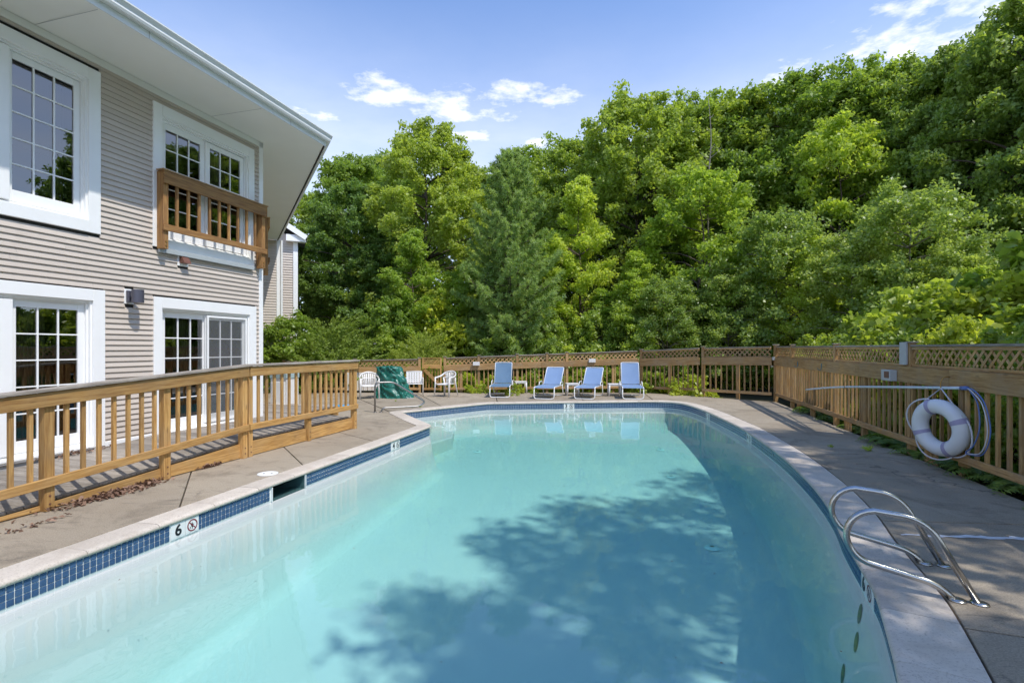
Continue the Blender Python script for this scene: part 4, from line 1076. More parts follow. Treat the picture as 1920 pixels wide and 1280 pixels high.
fl = thing('fence', 'brown lattice fence with white pickets beside the gate', 'fence', (-5.4, 18.5, 0))
Q4, Q5 = Vector((-3.32, 18.5, 0)), Vector((-8.2, 18.3, 0))
ML, LL, PL = fence_run(fl, Q5, Q4, 1.12, 1.20, .10, .08, [.05, 2.55, 4.86], [1.3, 3.7], False, pitch=.15, lat=.20, mid=.17, skip=lambda s: 2.2 < s < 3.75)
for i in range(9):
    s = 2.32 + i * .155; board('white_picket', PL(s, -.062, .07), PL(s, -.062, .72), .02, .135, 'white_picket', fl, ML.to_3x3() @ Vector((1, 0, 0)), .004)
def gate():
    a, b = Vector((-3.24, 18.5, 0)), Vector((-2.54, 18.5, 0)); g = thing('gate', 'wooden gate with diagonal brace and small lattice panel', 'gate', tuple((a + b) / 2))
    M, L = seg_frame(a, b); P = lambda s, y, z: M @ Vector((s, y, z)); up = (1, 0, 0)
    for s in (.03, L - .03): board('stile', P(s, -.02, .06), P(s, -.02, 1.22), .036, .06, 'wood_gold', g, up)
    for z, h in ((1.235, .03), (.93, .15), (.12, .08)): board('rail', P(.0 if z > 1.2 else .062, -.022, z), P(L if z > 1.2 else L - .062, -.022, z), .034, h, 'wood_gold', g)
    board('brace', P(.08, -.06, .82), P(L - .05, -.06, .24), .03, .11, 'wood_gold', g)
    for x0, z0, x1, z1, lay in lattice_slats(.06, L - .06, 1.01, 1.215, .09): board('lattice_slat', P(x0, -.02 + .01 * lay, z0), P(x1, -.02 + .01 * lay, z1), .008, .03, 'wood_gold', g, (0, 0, 1), .001)
    for i in range(5): board('baluster', P(.13 + i * .11, .02, .10), P(.13 + i * .11, .02, .95), .03, .035, 'wood_gold', g, up)
gate()
# fittings fixed to the fences
def fittings():
    def box_on(parent, M, s, z, w, h, mat, name, d=.06):
        lo, hi = M @ Vector((s, -.052 - d / 2, z)), None
        return link(name, boxmesh(w, d, h, mat, .006), parent, Matrix.Translation(lo) @ M.to_3x3().to_4x4())
    s = ys(8.05); b = box_on(fr, MRF, s, 1.17, .30, .17, 'grey_box', 'control_box', .10)
    link('box_window', boxmesh(.14, .012, .10, 'brown_plastic', .002), b, FR[b] @ Matrix.Translation((.05, -.055, .01)))
    s = ys(7.75); link('metal_sheet', boxmesh(.20, .03, .34, 'grey_box', .004), fr, MRF @ Matrix.Translation((s + .0, -.035, 1.515)))
    box_on(fr, MRF, .05, 1.28, .12, .10, 'grey_box', 'junction_box')
    for px, z in ((893, 1.03), (1110, 1.14)):
        x = (px - 960) / FOC * 18.4; link('junction_box', boxmesh(.24, .08, .13, 'white_plastic', .008), fb, Matrix.Translation((x, 18.38, z)))
    for y in (12.9, 11.2):
        V, F = tube_geo([(0, 0, .06), (0, 0, -.05), (0, -.02, -.085), (0, -.06, -.08), (0, -.075, -.04)], .007, 8); mk('hook', V, F, 'teal_hook', fr, MRF @ Matrix.Translation((ys(y), -.064, 1.2)), True)
fittings()

# rescue pole with its hoop, on hooks of the fence
def pole():
    y0, y1, y2 = 12.0, 9.68, 6.15
    A, B, C = (PRF(ys(y), -.13, z) for y, z in ((y0, .62), (y1, .86), (y2, 1.115)))
    t = thing('rescue_pole', 'long pale rescue pole hung along the fence above the life ring', 'pole', (B.x, B.y, 0)); M = Matrix()
    tube('shaft', curve_pts([A, B, C], 10), .019, 'pole_blue', t, M, 12)
    d = (C - B).normalized(); tube('grip', [C - d * .02, C + d * .10], .024, 'tube_blue', t, M, 12)
    q = lambda s, z, y=-.13: PRF(ys(6.06) + s, y, z)
    tube('hoop', curve_pts([C + d * .09, q(.14, 1.10), q(.33, .96), q(.42, .66), q(.30, .40), q(.05, .34), q(-.02, .36), q(.12, .46), q(.23, .68), q(.20, .95), q(.06, 1.09), C + d * .095], 8), .0075, 'tube_blue', t, M, 8)
    tube('hoop', curve_pts([C + d * .09, q(.13, 1.085, -.146), q(.315, .95, -.146), q(.40, .66, -.146), q(.285, .41, -.146), q(.05, .352, -.146)], 8), .006, 'rope_white', t, M, 8)
    for y, z in ((y1, .86), (6.55, 1.088)):
        s = ys(y); V, F = tube_geo(curve_pts([PRF(s, -.03, z + .13), PRF(s, -.11, z + .14), PRF(s, -.15, z + .08), PRF(s, -.152, z), PRF(s, -.13, z - .028), PRF(s, -.108, z - .01)], 4), .006, 8); mk('hook', V, F, 'brass', t, M, True)
pole()

def life_ring():
    y = 6.47; s = ys(y); c = PRF(s, -.20, .585)
    t = thing('life_ring', 'white life ring with grab rope hanging on the fence', 'life ring', (c.x, c.y, c.z)); M = Matrix.Translation(c) @ MRF.to_3x3().to_4x4() @ Matrix.Rotation(R(22), 4, 'Z') @ Matrix.Rotation(R(5), 4, 'X'); FR[t] = Matrix.Translation(c)
    Rm, rm = .272, .093
    V, F = tube_geo([(Rm * math.cos(a), 0, Rm * math.sin(a)) for a in np.linspace(0, 2 * math.pi, 49)[:-1]], rm, 18, True); mk('ring_body', V, F, 'ring_white', t, M, True)
    for a0 in (R(108), R(22), R(200), R(292)):
        ctr = [(Rm * math.cos(a), 0, Rm * math.sin(a)) for a in np.linspace(a0 - .10, a0 + .10, 4)]
        V, F = tube_geo(ctr, rm + .004, 18, cap=False); mk('band', V, F, 'band_violet', t, M, True)
    hang = M.inverted() @ PRF(ys(6.55), -.15, 1.09)
    ro = Rm + rm
    def arc(a, b, bulge):
        n = 10; out = []
        for i in range(n + 1):
            u = i / n; an = a + (b - a) * u; r_ = ro + .008 + bulge * math.sin(math.pi * u); out.append(Vector((r_ * math.cos(an), -.045 * math.sin(math.pi * u), r_ * math.sin(an))))
        return out
    p1 = Vector((ro * math.cos(R(118)), -.02, ro * math.sin(R(118)))); p2 = Vector((ro * math.cos(R(30)), -.02, ro * math.sin(R(30))))
    tube('hanging_rope', [p1, hang + Vector((0, 0, -.01)), p2], .009, 'rope_white', t, M, 8)
    for a, b, bl in ((R(108), R(200), .07), (R(200), R(292), .05), (R(292), R(382), .07)): tube('grab_rope', arc(a, b, bl), .0095, 'rope_white', t, M, 8)
plain('ring_white', (.74, .74, .76), .45, var=.05, scale=4)
life_ring()

# ------------------------------------------------------------------ pool ladder rails and stair handrail
def ladder():
    d = Vector((-.921, .389, 0)); up = Vector((0, 0, 1))
    for base, name in ((Vector((2.93, 3.20, 0)), 'near'), (Vector((3.175, 3.755, 0)), 'far')):
        lab = 'stainless steel ladder rail beside the marker reading 6' if name == 'near' else 'stainless steel ladder rail on the fence corner side of its twin'
        t = thing('ladder_rail', 'curved stainless steel ladder rail bent over the pool edge', 'ladder rail', tuple(base), 0, 'pair of pool ladder rails')
        P = lambda s, z: base + d * s + up * z
        loop = [P(.54 + .175 * math.cos(a), .335 + .178 * math.sin(a)) for a in np.linspace(R(84), R(-82), 14)]
        pts = fillet([P(0, -.02), P(.28, .49), loop[0]], .16, 8)[:-1] + loop + fillet([loop[-1], P(.22, .085), P(.11, -.02)], .14, 7)[1:]
        tube('rail', pts, .0215, 'steel', t, Matrix(), 14)
        for s in (0.005, .118):
            V, F = tube_geo([P(s, .001), P(s, .010), P(s, .014)], [.05, .047, .026], 16); mk('escutcheon', V, F, 'steel', t, Matrix(), True)
ladder()
def handrail():
    b = gp(703, 773); d = Vector((.89, .45, 0)); up = Vector((0, 0, 1)); t = thing('stair_handrail', 'grey steel handrail loop leading down into the pool steps', 'handrail', tuple(b))
    P = lambda s, z: b + d * s + up * z
    pts = fillet([P(0, -.02), P(0, .74), P(.46, .74), P(1.30, .20), P(1.13, .10), P(.2, .10), P(.14, -.02)], .13, 7)
    tube('rail', pts, .022, 'steel_dull', t, Matrix(), 12)
    for s in (0, .145): V, F = tube_geo([P(s, .001), P(s, .012)], [.05, .045], 14); mk('escutcheon', V, F, 'steel_dull', t, Matrix(), True)
handrail()

# ------------------------------------------------------------------ deck furniture
def lounger(loc, rz, back_deg, label, sling, group=None):
    t = thing('lounge_chair', label, 'lounge chair', loc, rz, group); w = .32; zs = .36; hy = 1.16; T = FR[t]
    e = Vector((0, math.cos(R(back_deg)), math.sin(R(back_deg)))); bl = .80
    tube('seat_frame', fillet([(-w, hy + .1, zs), (-w, .06, zs + .015), (-w, -.02, zs - .03)], .05, 3), .016, 'tube_white', t, seg=8)
    tube('seat_frame', fillet([(w, hy + .1, zs), (w, .06, zs + .015), (w, -.02, zs - .03)], .05, 3), .016, 'tube_white', t, seg=8)
    tube('front_leg', fillet([(-w, .02, zs - .01), (-w, -.02, .016), (w, -.02, .016), (w, .02, zs - .01)], .09, 5), .016, 'tube_white', t, seg=8)
    tube('rear_leg', fillet([(-w - .012, hy + .04, zs + .03), (-w - .012, hy + .20, .016), (w + .012, hy + .20, .016), (w + .012, hy + .04, zs + .03)], .07, 4), .016, 'tube_white', t, seg=8)
    for sx in (-1, 1): tube('arm', fillet([(sx * (w + .03), hy - .42, zs + .01), (sx * (w + .03), hy - .30, zs + .13), (sx * (w + .03), hy + .02, zs + .13), (sx * (w + .03), hy + .08, zs)], .05, 3), .013, 'tube_white', t, seg=8)
    o = Vector((0, hy - .02, zs + .02))
    pts = fillet([o + Vector((-w + .03, 0, 0)), o + Vector((-w + .03, 0, 0)) + e * bl, o + Vector((w - .03, 0, 0)) + e * bl, o + Vector((w - .03, 0, 0))], .05, 4)
    tube('back_frame', pts, .015, 'tube_white', t, seg=8)
    def sheet(name, rows, dy=0):
        V, F = [], []; nx = 6
        for p, sag in rows:
            for i in range(nx + 1):
                u = i / nx * 2 - 1; V.append(Vector(p) + Vector((u * (w - .018), 0, 0)) + sag * (1 - u * u))
        n = len(rows)
        for j in range(n - 1):
            for i in range(nx): F.append((j * (nx + 1) + i, j * (nx + 1) + i + 1, (j + 1) * (nx + 1) + i + 1, (j + 1) * (nx + 1) + i))
        m2 = len(V); V += [v + Vector((0, .002, -.004)) for v in V]; F += [tuple(m2 + i for i in reversed(f)) for f in F]
        mk(name, V, F, sling, t, None, True)
    sheet('seat_sling', [((0, .0 + (hy - .06) * k / 6, zs + .022 - (.03 if k == 0 else 0)), Vector((0, 0, -.022 * math.sin(math.pi * min(1, k / 6 + .05))))) for k in range(7)])
    nrm = Vector((0, e.z, -e.y))
    sheet('back_sling', [(o + e * (.02 + (bl - .03) * k / 6) - nrm * .012, nrm * .02) for k in range(7)])
L2 = gp(1020, 748.5); L3 = gp(1096, 748.5); L4 = gp(1187, 748.5); L1 = gp(937, 745.5)
lounger(tuple(L2), R(-17), 44, 'blue sling lounge chair between two white side tables, next to the faded one', 'sling_blue')
lounger(tuple(L3), R(-20), 43, 'reclined blue sling lounge chair beside the most upright one', 'sling_blue')
lounger(tuple(L4), R(-9), 64, 'upright blue sling lounge chair at the end of the row near the fence corner', 'sling_blue')
lounger(tuple(L1), R(-4), 62, 'faded dark blue lounge chair overgrown by weeds at its side', 'sling_faded')
def side_table(loc, label, rz=0):
    t = thing('side_table', label, 'side table', loc, rz); s = .215
    block('table_top', (-s, -s, .385), (s, s, .41), 'white_plastic', t, c=.012); 
    for a, b in ((-1, -1), (1, -1), (-1, 1), (1, 1)):
        V, F = tube_geo([(a * (s - .035), b * (s - .035), .388), (a * (s - .02), b * (s - .02), 0)], [.030, .022], 8); mk('leg', V, F, 'white_plastic', t, smooth=True)
    for lo, hi in (((-s + .03, -s + .012, .345), (s - .03, -s + .03, .386)), ((-s + .03, s - .03, .345), (s - .03, s - .012, .386))): block('apron', lo, hi, 'white_plastic', t)
side_table(tuple(gp(976, 736)), 'white plastic side table partly hidden by weeds', R(6))
side_table(tuple(gp(1073, 741)), 'white plastic side table between the two reclined lounge chairs', R(2))
side_table(tuple(gp(1152, 742)), 'white plastic side table next to the upright lounge chair', R(-4))
def plastic_chair(loc, rz, label):
    t = thing('plastic_chair', label, 'chair', loc, rz)
    # seat faces local -y
    V, F = [], []; nx, ny = 8, 8
    for z0 in (0, -.022):
        for j in range(ny + 1):
            for i in range(nx + 1):
                u, v = i / nx * 2 - 1, j / ny; wv = .24 - .03 * v
                z = .43 - .018 * (1 - u * u) * math.sin(math.pi * v) - (.02 * max(0, .15 - v) / .15) + z0
                V.append((u * wv, -.24 + .46 * v, z))
    q = (nx + 1) * (ny + 1)
    for j in range(ny):
        for i in range(nx):
            a = j * (nx + 1) + i; F.append((a, a + 1, a + nx + 2, a + nx + 1)); F.append((q + a, q + a + nx + 1, q + a + nx + 2, q + a + 1))
    rim = [j for j in range(nx + 1)] + [(j + 1) * (nx + 1) + nx for j in range(ny)] + [ny * (nx + 1) + nx - 1 - j for j in range(nx)] + [(ny - 1 - j) * (nx + 1) for j in range(ny - 1)]
    for k in range(len(rim)): a, b = rim[k], rim[(k + 1) % len(rim)]; F.append((a, q + a, q + b, b))
    mk('seat', V, F, 'white_plastic', t, None, True)
    # arched back rim that sweeps into the arms
    def flat(name, pts, wd, th):
        V, F = [], []
        pts = [Vector(p) for p in pts]
        for i, p in enumerate(pts):
            tn = (pts[min(i + 1, len(pts) - 1)] - pts[max(i - 1, 0)]).normalized(); out = Vector((p.x, p.y * .6, 0)); out = out.normalized() if out.length > 1e-4 else Vector((0, 1, 0))
            sd = tn.cross(out).normalized(); out = sd.cross(tn)
            V += [p + sd * wd / 2 + out * th / 2, p - sd * wd / 2 + out * th / 2, p - sd * wd / 2 - out * th / 2, p + sd * wd / 2 - out * th / 2]
        for i in range(len(pts) - 1):
            for k in range(4): F.append((4 * i + k, 4 * i + (k + 1) % 4, 4 * i + 4 + (k + 1) % 4, 4 * i + 4 + k))
        F += [(3, 2, 1, 0), tuple(4 * (len(pts) - 1) + k for k in range(4))]; return mk(name, V, F, 'white_plastic', t, None, True)
    rimc = curve_pts([(-.285, -.24, .62), (-.29, -.05, .64), (-.275, .12, .68), (-.20, .23, .77), (0, .275, .82), (.20, .23, .77), (.275, .12, .68), (.29, -.05, .64), (.285, -.24, .62)], 5)
    flat('arm_and_back_rim', rimc, .055, .022)
    for u in (-.165, -.11, -.055, 0, .055, .11, .165):
        flat('back_slat', [(u * .85, .215, .42), (u, .245, .58), (u * 1.08, .262 - abs(u) * .18, .795 - abs(u) * .28)], .036, .012)
    flat('back_cross_band', curve_pts([(-.235, .165, .60), (-.12, .235, .63), (0, .255, .64), (.12, .235, .63), (.235, .165, .60)], 4), .03, .014)
    for sx in (-1, 1):
        flat('front_leg', [(sx * .285, -.225, .625), (sx * .275, -.24, .43), (sx * .29, -.27, 0)], .052, .034); flat('rear_leg', [(sx * .24, .17, .62), (sx * .225, .20, .43), (sx * .27, .275, 0)], .05, .034)
        flat('arm_bracket', [(sx * .24, -.22, .425), (sx * .275, -.235, .44)], .05, .03)
c = gp(692, 747); plastic_chair(tuple(c), R(20), 'white plastic armchair beside the green tarpaulin and white pickets')
c = gp(837, 743); plastic_chair(tuple(c), R(-28), 'white plastic armchair standing alone in front of the gate hinge side')
def strap_chair():
    c = gp(777, 741.5); t = thing('strap_chair', 'white tube chair with woven strap back by the gate', 'chair', tuple(c), R(12)); w = .28
    for sx in (-1, 1):
        tube('arm_and_leg', fillet([(sx * w, -.26, 0), (sx * w, -.22, .60), (sx * w, .22, .60), (sx * w, .30, 0)], .07, 5), .013, 'tube_white', t, seg=8)
        tube('back_post', [(sx * (w - .03), .16, .38), (sx * (w - .03), .30, .80)], .012, 'tube_white', t, seg=8)
        tube('seat_rail', [(sx * (w - .03), -.24, .40), (sx * (w - .03), .18, .38)], .012, 'tube_white', t, seg=8)
    tube('cross_tube', [(-w, -.225, .405), (w, -.225, .405)], .012, 'tube_white', t, seg=8); tube('cross_tube', [(-w + .03, .30, .80), (w - .03, .30, .80)], .012, 'tube_white', t, seg=8); tube('cross_tube', [(-w + .03, .17, .40), (w - .03, .17, .40)], .012, 'tube_white', t, seg=8)
    for i in range(6):
        x = -w + .07 + i * (2 * w - .14) / 5; board('back_strap', (x, .175, .43), (x, .297, .80), .003, .052, 'white_plastic', t, (1, 0, 0), 0, FR[t]); board('seat_strap', (x, -.225, .412), (x, .16, .396), .052, .003, 'white_plastic', t, (0, 0, 1), 0, FR[t])
    for i in range(5):
        f = (i + .7) / 5.2; y, z = .17 + .13 * f, .42 + .38 * f; board('back_strap', (-w + .03, y - .004, z), (w - .03, y - .004, z), .003, .046, 'white_plastic', t, (0, 0, 1), 0, FR[t]); board('seat_strap', (-w + .03, -.2 + .36 * f, .412), (w - .03, -.2 + .36 * f, .412), .046, .003, 'white_plastic', t, (0, 0, 1), 0, FR[t])
strap_chair()
def tarp_cover():
    c = gp(738, 745); t = thing('covered_furniture', 'green tarpaulin draped over a leaning stack by the white pickets', 'tarpaulin', tuple(c), R(-6))
    V, F = [], []; n, m_ = 110, 34
    for j in range(m_ + 1):
        v = j / m_; z = 1.0 * v
        xl = -.53 + .03 * v; xr = .60 - .40 * v ** 1.1; yf, yb = -.33 + .10 * v, .33 - .06 * v
        fl = .05 * (1 - v) ** 3
        for i in range(n):
            a = 2 * math.pi * i / n; ca, sa = math.cos(a), math.sin(a); k = 3.0
            ex = abs(ca) ** (2 / k) * (1 if ca >= 0 else -1); ey = abs(sa) ** (2 / k) * (1 if sa >= 0 else -1)
            x = (xl + xr) / 2 + (xr - xl) / 2 * ex * (1 + fl); y = (yf + yb) / 2 + (yb - yf) / 2 * ey * (1 + fl)
            p = Vector((x * 3 + 5, y * 3, z * 2.2)); wr = noise.noise(p) * .06 + (abs(noise.noise(Vector((x * 6 + z * 5, y * 6 - z * 4, z * 2.5)))) - .25) * .13 + (abs(noise.noise(Vector((x * 13 - z * 9, y * 13 + z * 7, z * 4)))) - .2) * .05 + .022 * math.sin(i * .9 + z * 7) * (1 - v)
            V.append(Vector((x + ca * wr, y + sa * wr, max(.004, z - .10 * max(0, x) * v + .02 * noise.noise(p * 1.4)) if j else .004)))
    for j in range(m_):
        for i in range(n): F.append((j * n + i, j * n + (i + 1) % n, (j + 1) * n + (i + 1) % n, (j + 1) * n + i))
    k = len(V); top = V[m_ * n:]; V.append(sum(top, Vector()) / n + Vector((0, 0, .03)))
    for i in range(n): F.append((m_ * n + i, m_ * n + (i + 1) % n, k))
    mk('tarpaulin', V, F, 'tarp', t, None, True)
    tube('tie_rope', curve_pts([(.5, -.28, .05), (.62, -.3, .012), (.72, -.22, .012)], 5), .006, 'rope_white', t, seg=6)
tarp_cover()
# ------------------------------------------------------------------ vegetation: prototypes
def unit(a): return a / (np.linalg.norm(a, axis=-1, keepdims=True) + 1e-9)
def dome(x): return np.clip((x + .10) ** .45 * (1.02 - x) ** .5 * 1.32, 0, 1.1)
def cone(x): return np.clip((x + .04) ** .22 * (1.02 - x) ** .75 * 1.25, 0, 1.1)
def mound(x): return np.clip((1.03 - x) ** .45, 0, 1.1)
def crown(name, seed, H, Rr, zb, nb, nsub, nl, leaf, prof, mat, br=.26, limbs=30, trunk_r=.16, bark='bark', sub_r=.30, lean=.0, width=.6, droop=.0, shell=.55):
    rng = np.random.default_rng(seed)
    x = rng.random(nb) ** .85; z = zb + (H - zb) * x * .97; ang = rng.random(nb) * 2 * np.pi + np.arange(nb) * 2.399
    lob = 1 + .22 * np.sin(ang * 3 + seed) * np.sin(x * 7 + seed * 2) + rng.normal(0, .08, nb)
    rad = Rr * prof(x) * lob * (shell + (1 - shell) * np.sqrt(rng.random(nb)))
    C = np.c_[rad * np.cos(ang), rad * np.sin(ang), z]; C[:, 0] += lean * z
    rb = Rr * br * rng.uniform(.7, 1.25, nb) * (.65 + .35 * prof(x))
    outd = unit(np.c_[np.cos(ang), np.sin(ang), .25 + .9 * (x - .35)])
    # twig clusters on the upper, outer shell of every bough
    ci = np.repeat(np.arange(nb), nsub)
    ax = unit(outd + np.array([0, 0, .25]) + rng.normal(size=(nb, 3)) * .35)
    u = rng.random(nb * nsub); d = unit(rng.normal(size=(nb * nsub, 3)) + np.array([0, 0, .35]))
    plume = rng.uniform(1.3, 2.3, nb)
    S = C[ci] + ax[ci] * (rb * plume)[ci][:, None] * (u - .45)[:, None] + d * (rb[ci] * (.95 - .62 * u) * rng.uniform(.25, 1.1, nb * nsub))[:, None] * np.array([1, 1, .75])
    d = unit(d + ax[ci] * .5)
    S[:, 2] -= droop * np.linalg.norm(S[:, :2], axis=1)
    sv = rng.random(nb)[ci] * .35 + rng.random(nb * nsub) * .3
    li = np.repeat(np.arange(nb * nsub), nl); n = len(li)
    g = rng.normal(size=(n, 3)); r_ = sub_r * rng.random(n)[:, None] ** .5 * rng.uniform(.7, 1.2, nb * nsub)[li][:, None]
    P = S[li] + unit(g) * r_ * np.array([1, 1, .6])
    Nn = d[li] * .45 + np.array([0, 0, .45]) + rng.normal(size=(n, 3)) * .75
    ok = P[:, 2] > .05; P, Nn, li = P[ok], Nn[ok], li[ok]; n = len(P)
    vals = np.clip(sv[li] + rng.random(n) * .4, 0, 1)
    me = leaf_mesh(name, P, Nn, leaf * rng.uniform(.65, 1.3, n), vals, mat, False, None, width, .12, rng=rng)
    # trunk and limbs
    V, F = [], []; rr = random.Random(seed)
    tp = [Vector((lean * H * k / 6 + rr.uniform(-.1, .1) * (k > 0), rr.uniform(-.1, .1) * (k > 0), H * .86 * k / 6)) for k in range(7)]; tp[0].z = -.25
    tpc = curve_pts(tp, 3); m_ = len(tpc)
    if trunk_r > 0:
        tube_geo(tpc, [trunk_r * (1.35 if i == 0 else 1) * (1 - .88 * i / m_) for i in range(m_)], 8, V=V, F=F)
        order = np.argsort(-rb)[:limbs]
        for i in order:
            c_ = Vector(C[i]); k = max(1, min(m_ - 2, int((c_.z - .35 * math.hypot(c_.x, c_.y)) / (H * .86) * m_))); a = tpc[k]
            mid = a.lerp(c_, .5) + Vector((rr.uniform(-.2, .2), rr.uniform(-.2, .2), .12 * (c_ - a).length)); r0 = trunk_r * .42 * (1 - .7 * k / m_) + .012
            tube_geo(curve_pts([a, mid, c_], 3), [r0 * (1 - .8 * q / 6) for q in range(7)], 5, V=V, F=F)
    tm = bpy.data.meshes.new(name + '_trunk')
    if V: tm.from_pydata([tuple(v) for v in V], [], F); tm.materials.append(MATS[bark]); tm.polygons.foreach_set('use_smooth', [True] * len(tm.polygons))
    return (me, tm if V else None, H)
def pine(seed=5, H=9.5):
    rng = np.random.default_rng(seed); rr = random.Random(seed); V, F = [], []
    tr = [Vector((.04 * math.sin(k), .04 * math.cos(k * 2), H * k / 8)) for k in range(9)]; tr[0].z = -.2
    tube_geo(tr, [.17 * (1 - .95 * k / 8) for k in range(9)], 8, V=V, F=F)
    P, D, Nn, S, vals = [], [], [], [], []
    z = 1.0; 
    while z < H - .15:
        x = z / H; L = 2.7 * (1 - x) ** .72 * (.55 + .45 * min(1, x * 3)) + .12
        nb = 6 if z < H * .85 else 5; a0 = rr.random() * 6.28
        for b in range(nb):
            a = a0 + 6.283 * b / nb + rr.uniform(-.3, .3); l = L * rr.uniform(.72, 1.15); up = rr.uniform(.05, .3) + .5 * x
            e = Vector((math.cos(a), math.sin(a), 0)); pts = [Vector((0, 0, z)) + e * l * q + Vector((0, 0, l * (up * q * q + .05 * q))) for q in (0, .35, .7, 1)]
            tube_geo(pts, [.035 * (1 - x) + .008, .022, .014, .006], 5, V=V, F=F)
            nt = int(7 + l * 11)
            for q in range(nt):
                f = .22 + .78 * (q + rr.random()) / nt; c_ = Vector((0, 0, z)) + e * l * f + Vector((0, 0, l * (up * f * f + .05 * f))); sd = rr.uniform(-1, 1) * l * .30 * (1.15 - f)
                c_ += Vector((-e.y, e.x, 0)) * sd + Vector((0, 0, rr.uniform(-.05, .09))); k = 24; sv = rr.random() * .5
                dr = unit(rng.normal(size=(k, 3)) * .55 + np.array([e.x * .75 - e.y * sd, e.y * .75 + e.x * sd, .55]))
                P.append(np.array(c_) + dr * .10); D.append(dr); Nn.append(rng.normal(size=(k, 3))); S.append(rng.uniform(.15, .27, k)); vals.append(np.clip(sv + rng.random(k) * .5, 0, 1))
        z += .34 - .12 * x
    P, D, Nn, S, vals = (np.concatenate(q) for q in (P, D, Nn, S, vals))
    me = leaf_mesh('pine_needles', P, Nn, S, vals, 'needle_pine', False, None, .12, 0, D * 3, rng)
    tm = bpy.data.meshes.new('pine_trunk'); tm.from_pydata([tuple(v) for v in V], [], F); tm.materials.append(MATS['bark']); return (me, tm, H)
def juniper(seed=3, H=3.1, Rr=2.2):
    rng = np.random.default_rng(seed); P, D, Nn, S, vals = [], [], [], [], []
    for i in range(330):
        a = rng.random() * 6.283; f = rng.random() ** .6; o = np.array([math.cos(a) * Rr * .55 * f, math.sin(a) * Rr * .55 * f, .3 + (H - 1.3) * (1 - f ** 2) * rng.uniform(.3, 1)])
        dr = unit(np.array([math.cos(a) * (.35 + f), math.sin(a) * (.35 + f), rng.uniform(.45, 1.3)])); l = rng.uniform(.6, 1.15); k = 110
        t = rng.random(k) ** .8; bend = np.array([math.cos(a), math.sin(a), -.25]) * .35
        c_ = o + dr * (t * l)[:, None] + bend * (t * t * l)[:, None]; tg = unit(dr + bend * 2 * t[:, None])
        off_ = rng.normal(size=(k, 3)) * (.13 * (1.05 - t))[:, None]
        P.append(c_ + off_); D.append(unit(tg + off_ * 3.5)); Nn.append(rng.normal(size=(k, 3))); S.append(rng.uniform(.07, .15, k)); vals.append(np.clip(.15 + .5 * t + rng.random(k) * .4 - .1, 0, 1))
    P, D, Nn, S, vals = (np.concatenate(q) for q in (P, D, Nn, S, vals)); ok = P[:, 2] > 0; 
    me = leaf_mesh('juniper_sprays', P[ok], Nn[ok], S[ok], vals[ok], 'needle_juniper', False, None, .3, 0, (D * 3)[ok], rng)
    V, F = [], []
    for i in range(9):
        a = i * .7; tube_geo(curve_pts([(0, 0, -.1), (.4 * math.cos(a), .4 * math.sin(a), .5), (1.1 * math.cos(a), 1.1 * math.sin(a), 1.3)], 4), [.05 * (1 - .1 * q) for q in range(9)], 5, V=V, F=F)
    tm = bpy.data.meshes.new('juniper_stems'); tm.from_pydata([tuple(v) for v in V], [], F); tm.materials.append(MATS['bark']); return (me, tm, H)
def fern(seed=2, nf=13):
    rng = np.random.default_rng(seed); P, D, Nn, S = [], [], [], []
    for i in range(nf):
        a = 6.283 * i / nf + rng.uniform(-.2, .2); l = rng.uniform(.5, .8); e = np.array([math.cos(a), math.sin(a), 0]); sd = np.array([-e[1], e[0], 0])
        for q in range(22):
            f = (q + 1) / 22; c_ = e * l * f * .85 + np.array([0, 0, l * (1.0 * f - .85 * f * f)]); pl = .17 * math.sin(math.pi * (f * .92 + .06)) + .015
            for s_ in (-1, 1): P.append(c_ + sd * s_ * pl * .5); D.append(sd * s_ + e * .35); Nn.append(np.array([0, 0, 1.]) + .3 * e); S.append(pl)
    P, D, Nn, S = map(np.array, (P, D, Nn, S)); return (leaf_mesh('fronds', P, Nn + rng.normal(size=P.shape) * .12, S, rng.random(len(P)), 'leaf_fern', False, None, .3, .05, D * 6, rng), None, .5)
def grass(seed=1):
    rng = np.random.default_rng(seed); n = 60; a = rng.random(n) * 6.283; d = np.c_[np.cos(a) * .7, np.sin(a) * .7, rng.uniform(.4, 1.2, n)]; l = rng.uniform(.05, .12, n)
    P = unit(d) * l[:, None] * .5 + np.c_[rng.normal(0, .02, n), rng.normal(0, .01, n), np.zeros(n)]
    return (leaf_mesh('blades', P, rng.normal(size=(n, 3)), l, rng.random(n), 'leaf_lime', False, None, .12, 0, unit(d) * 4, rng), None, .1)

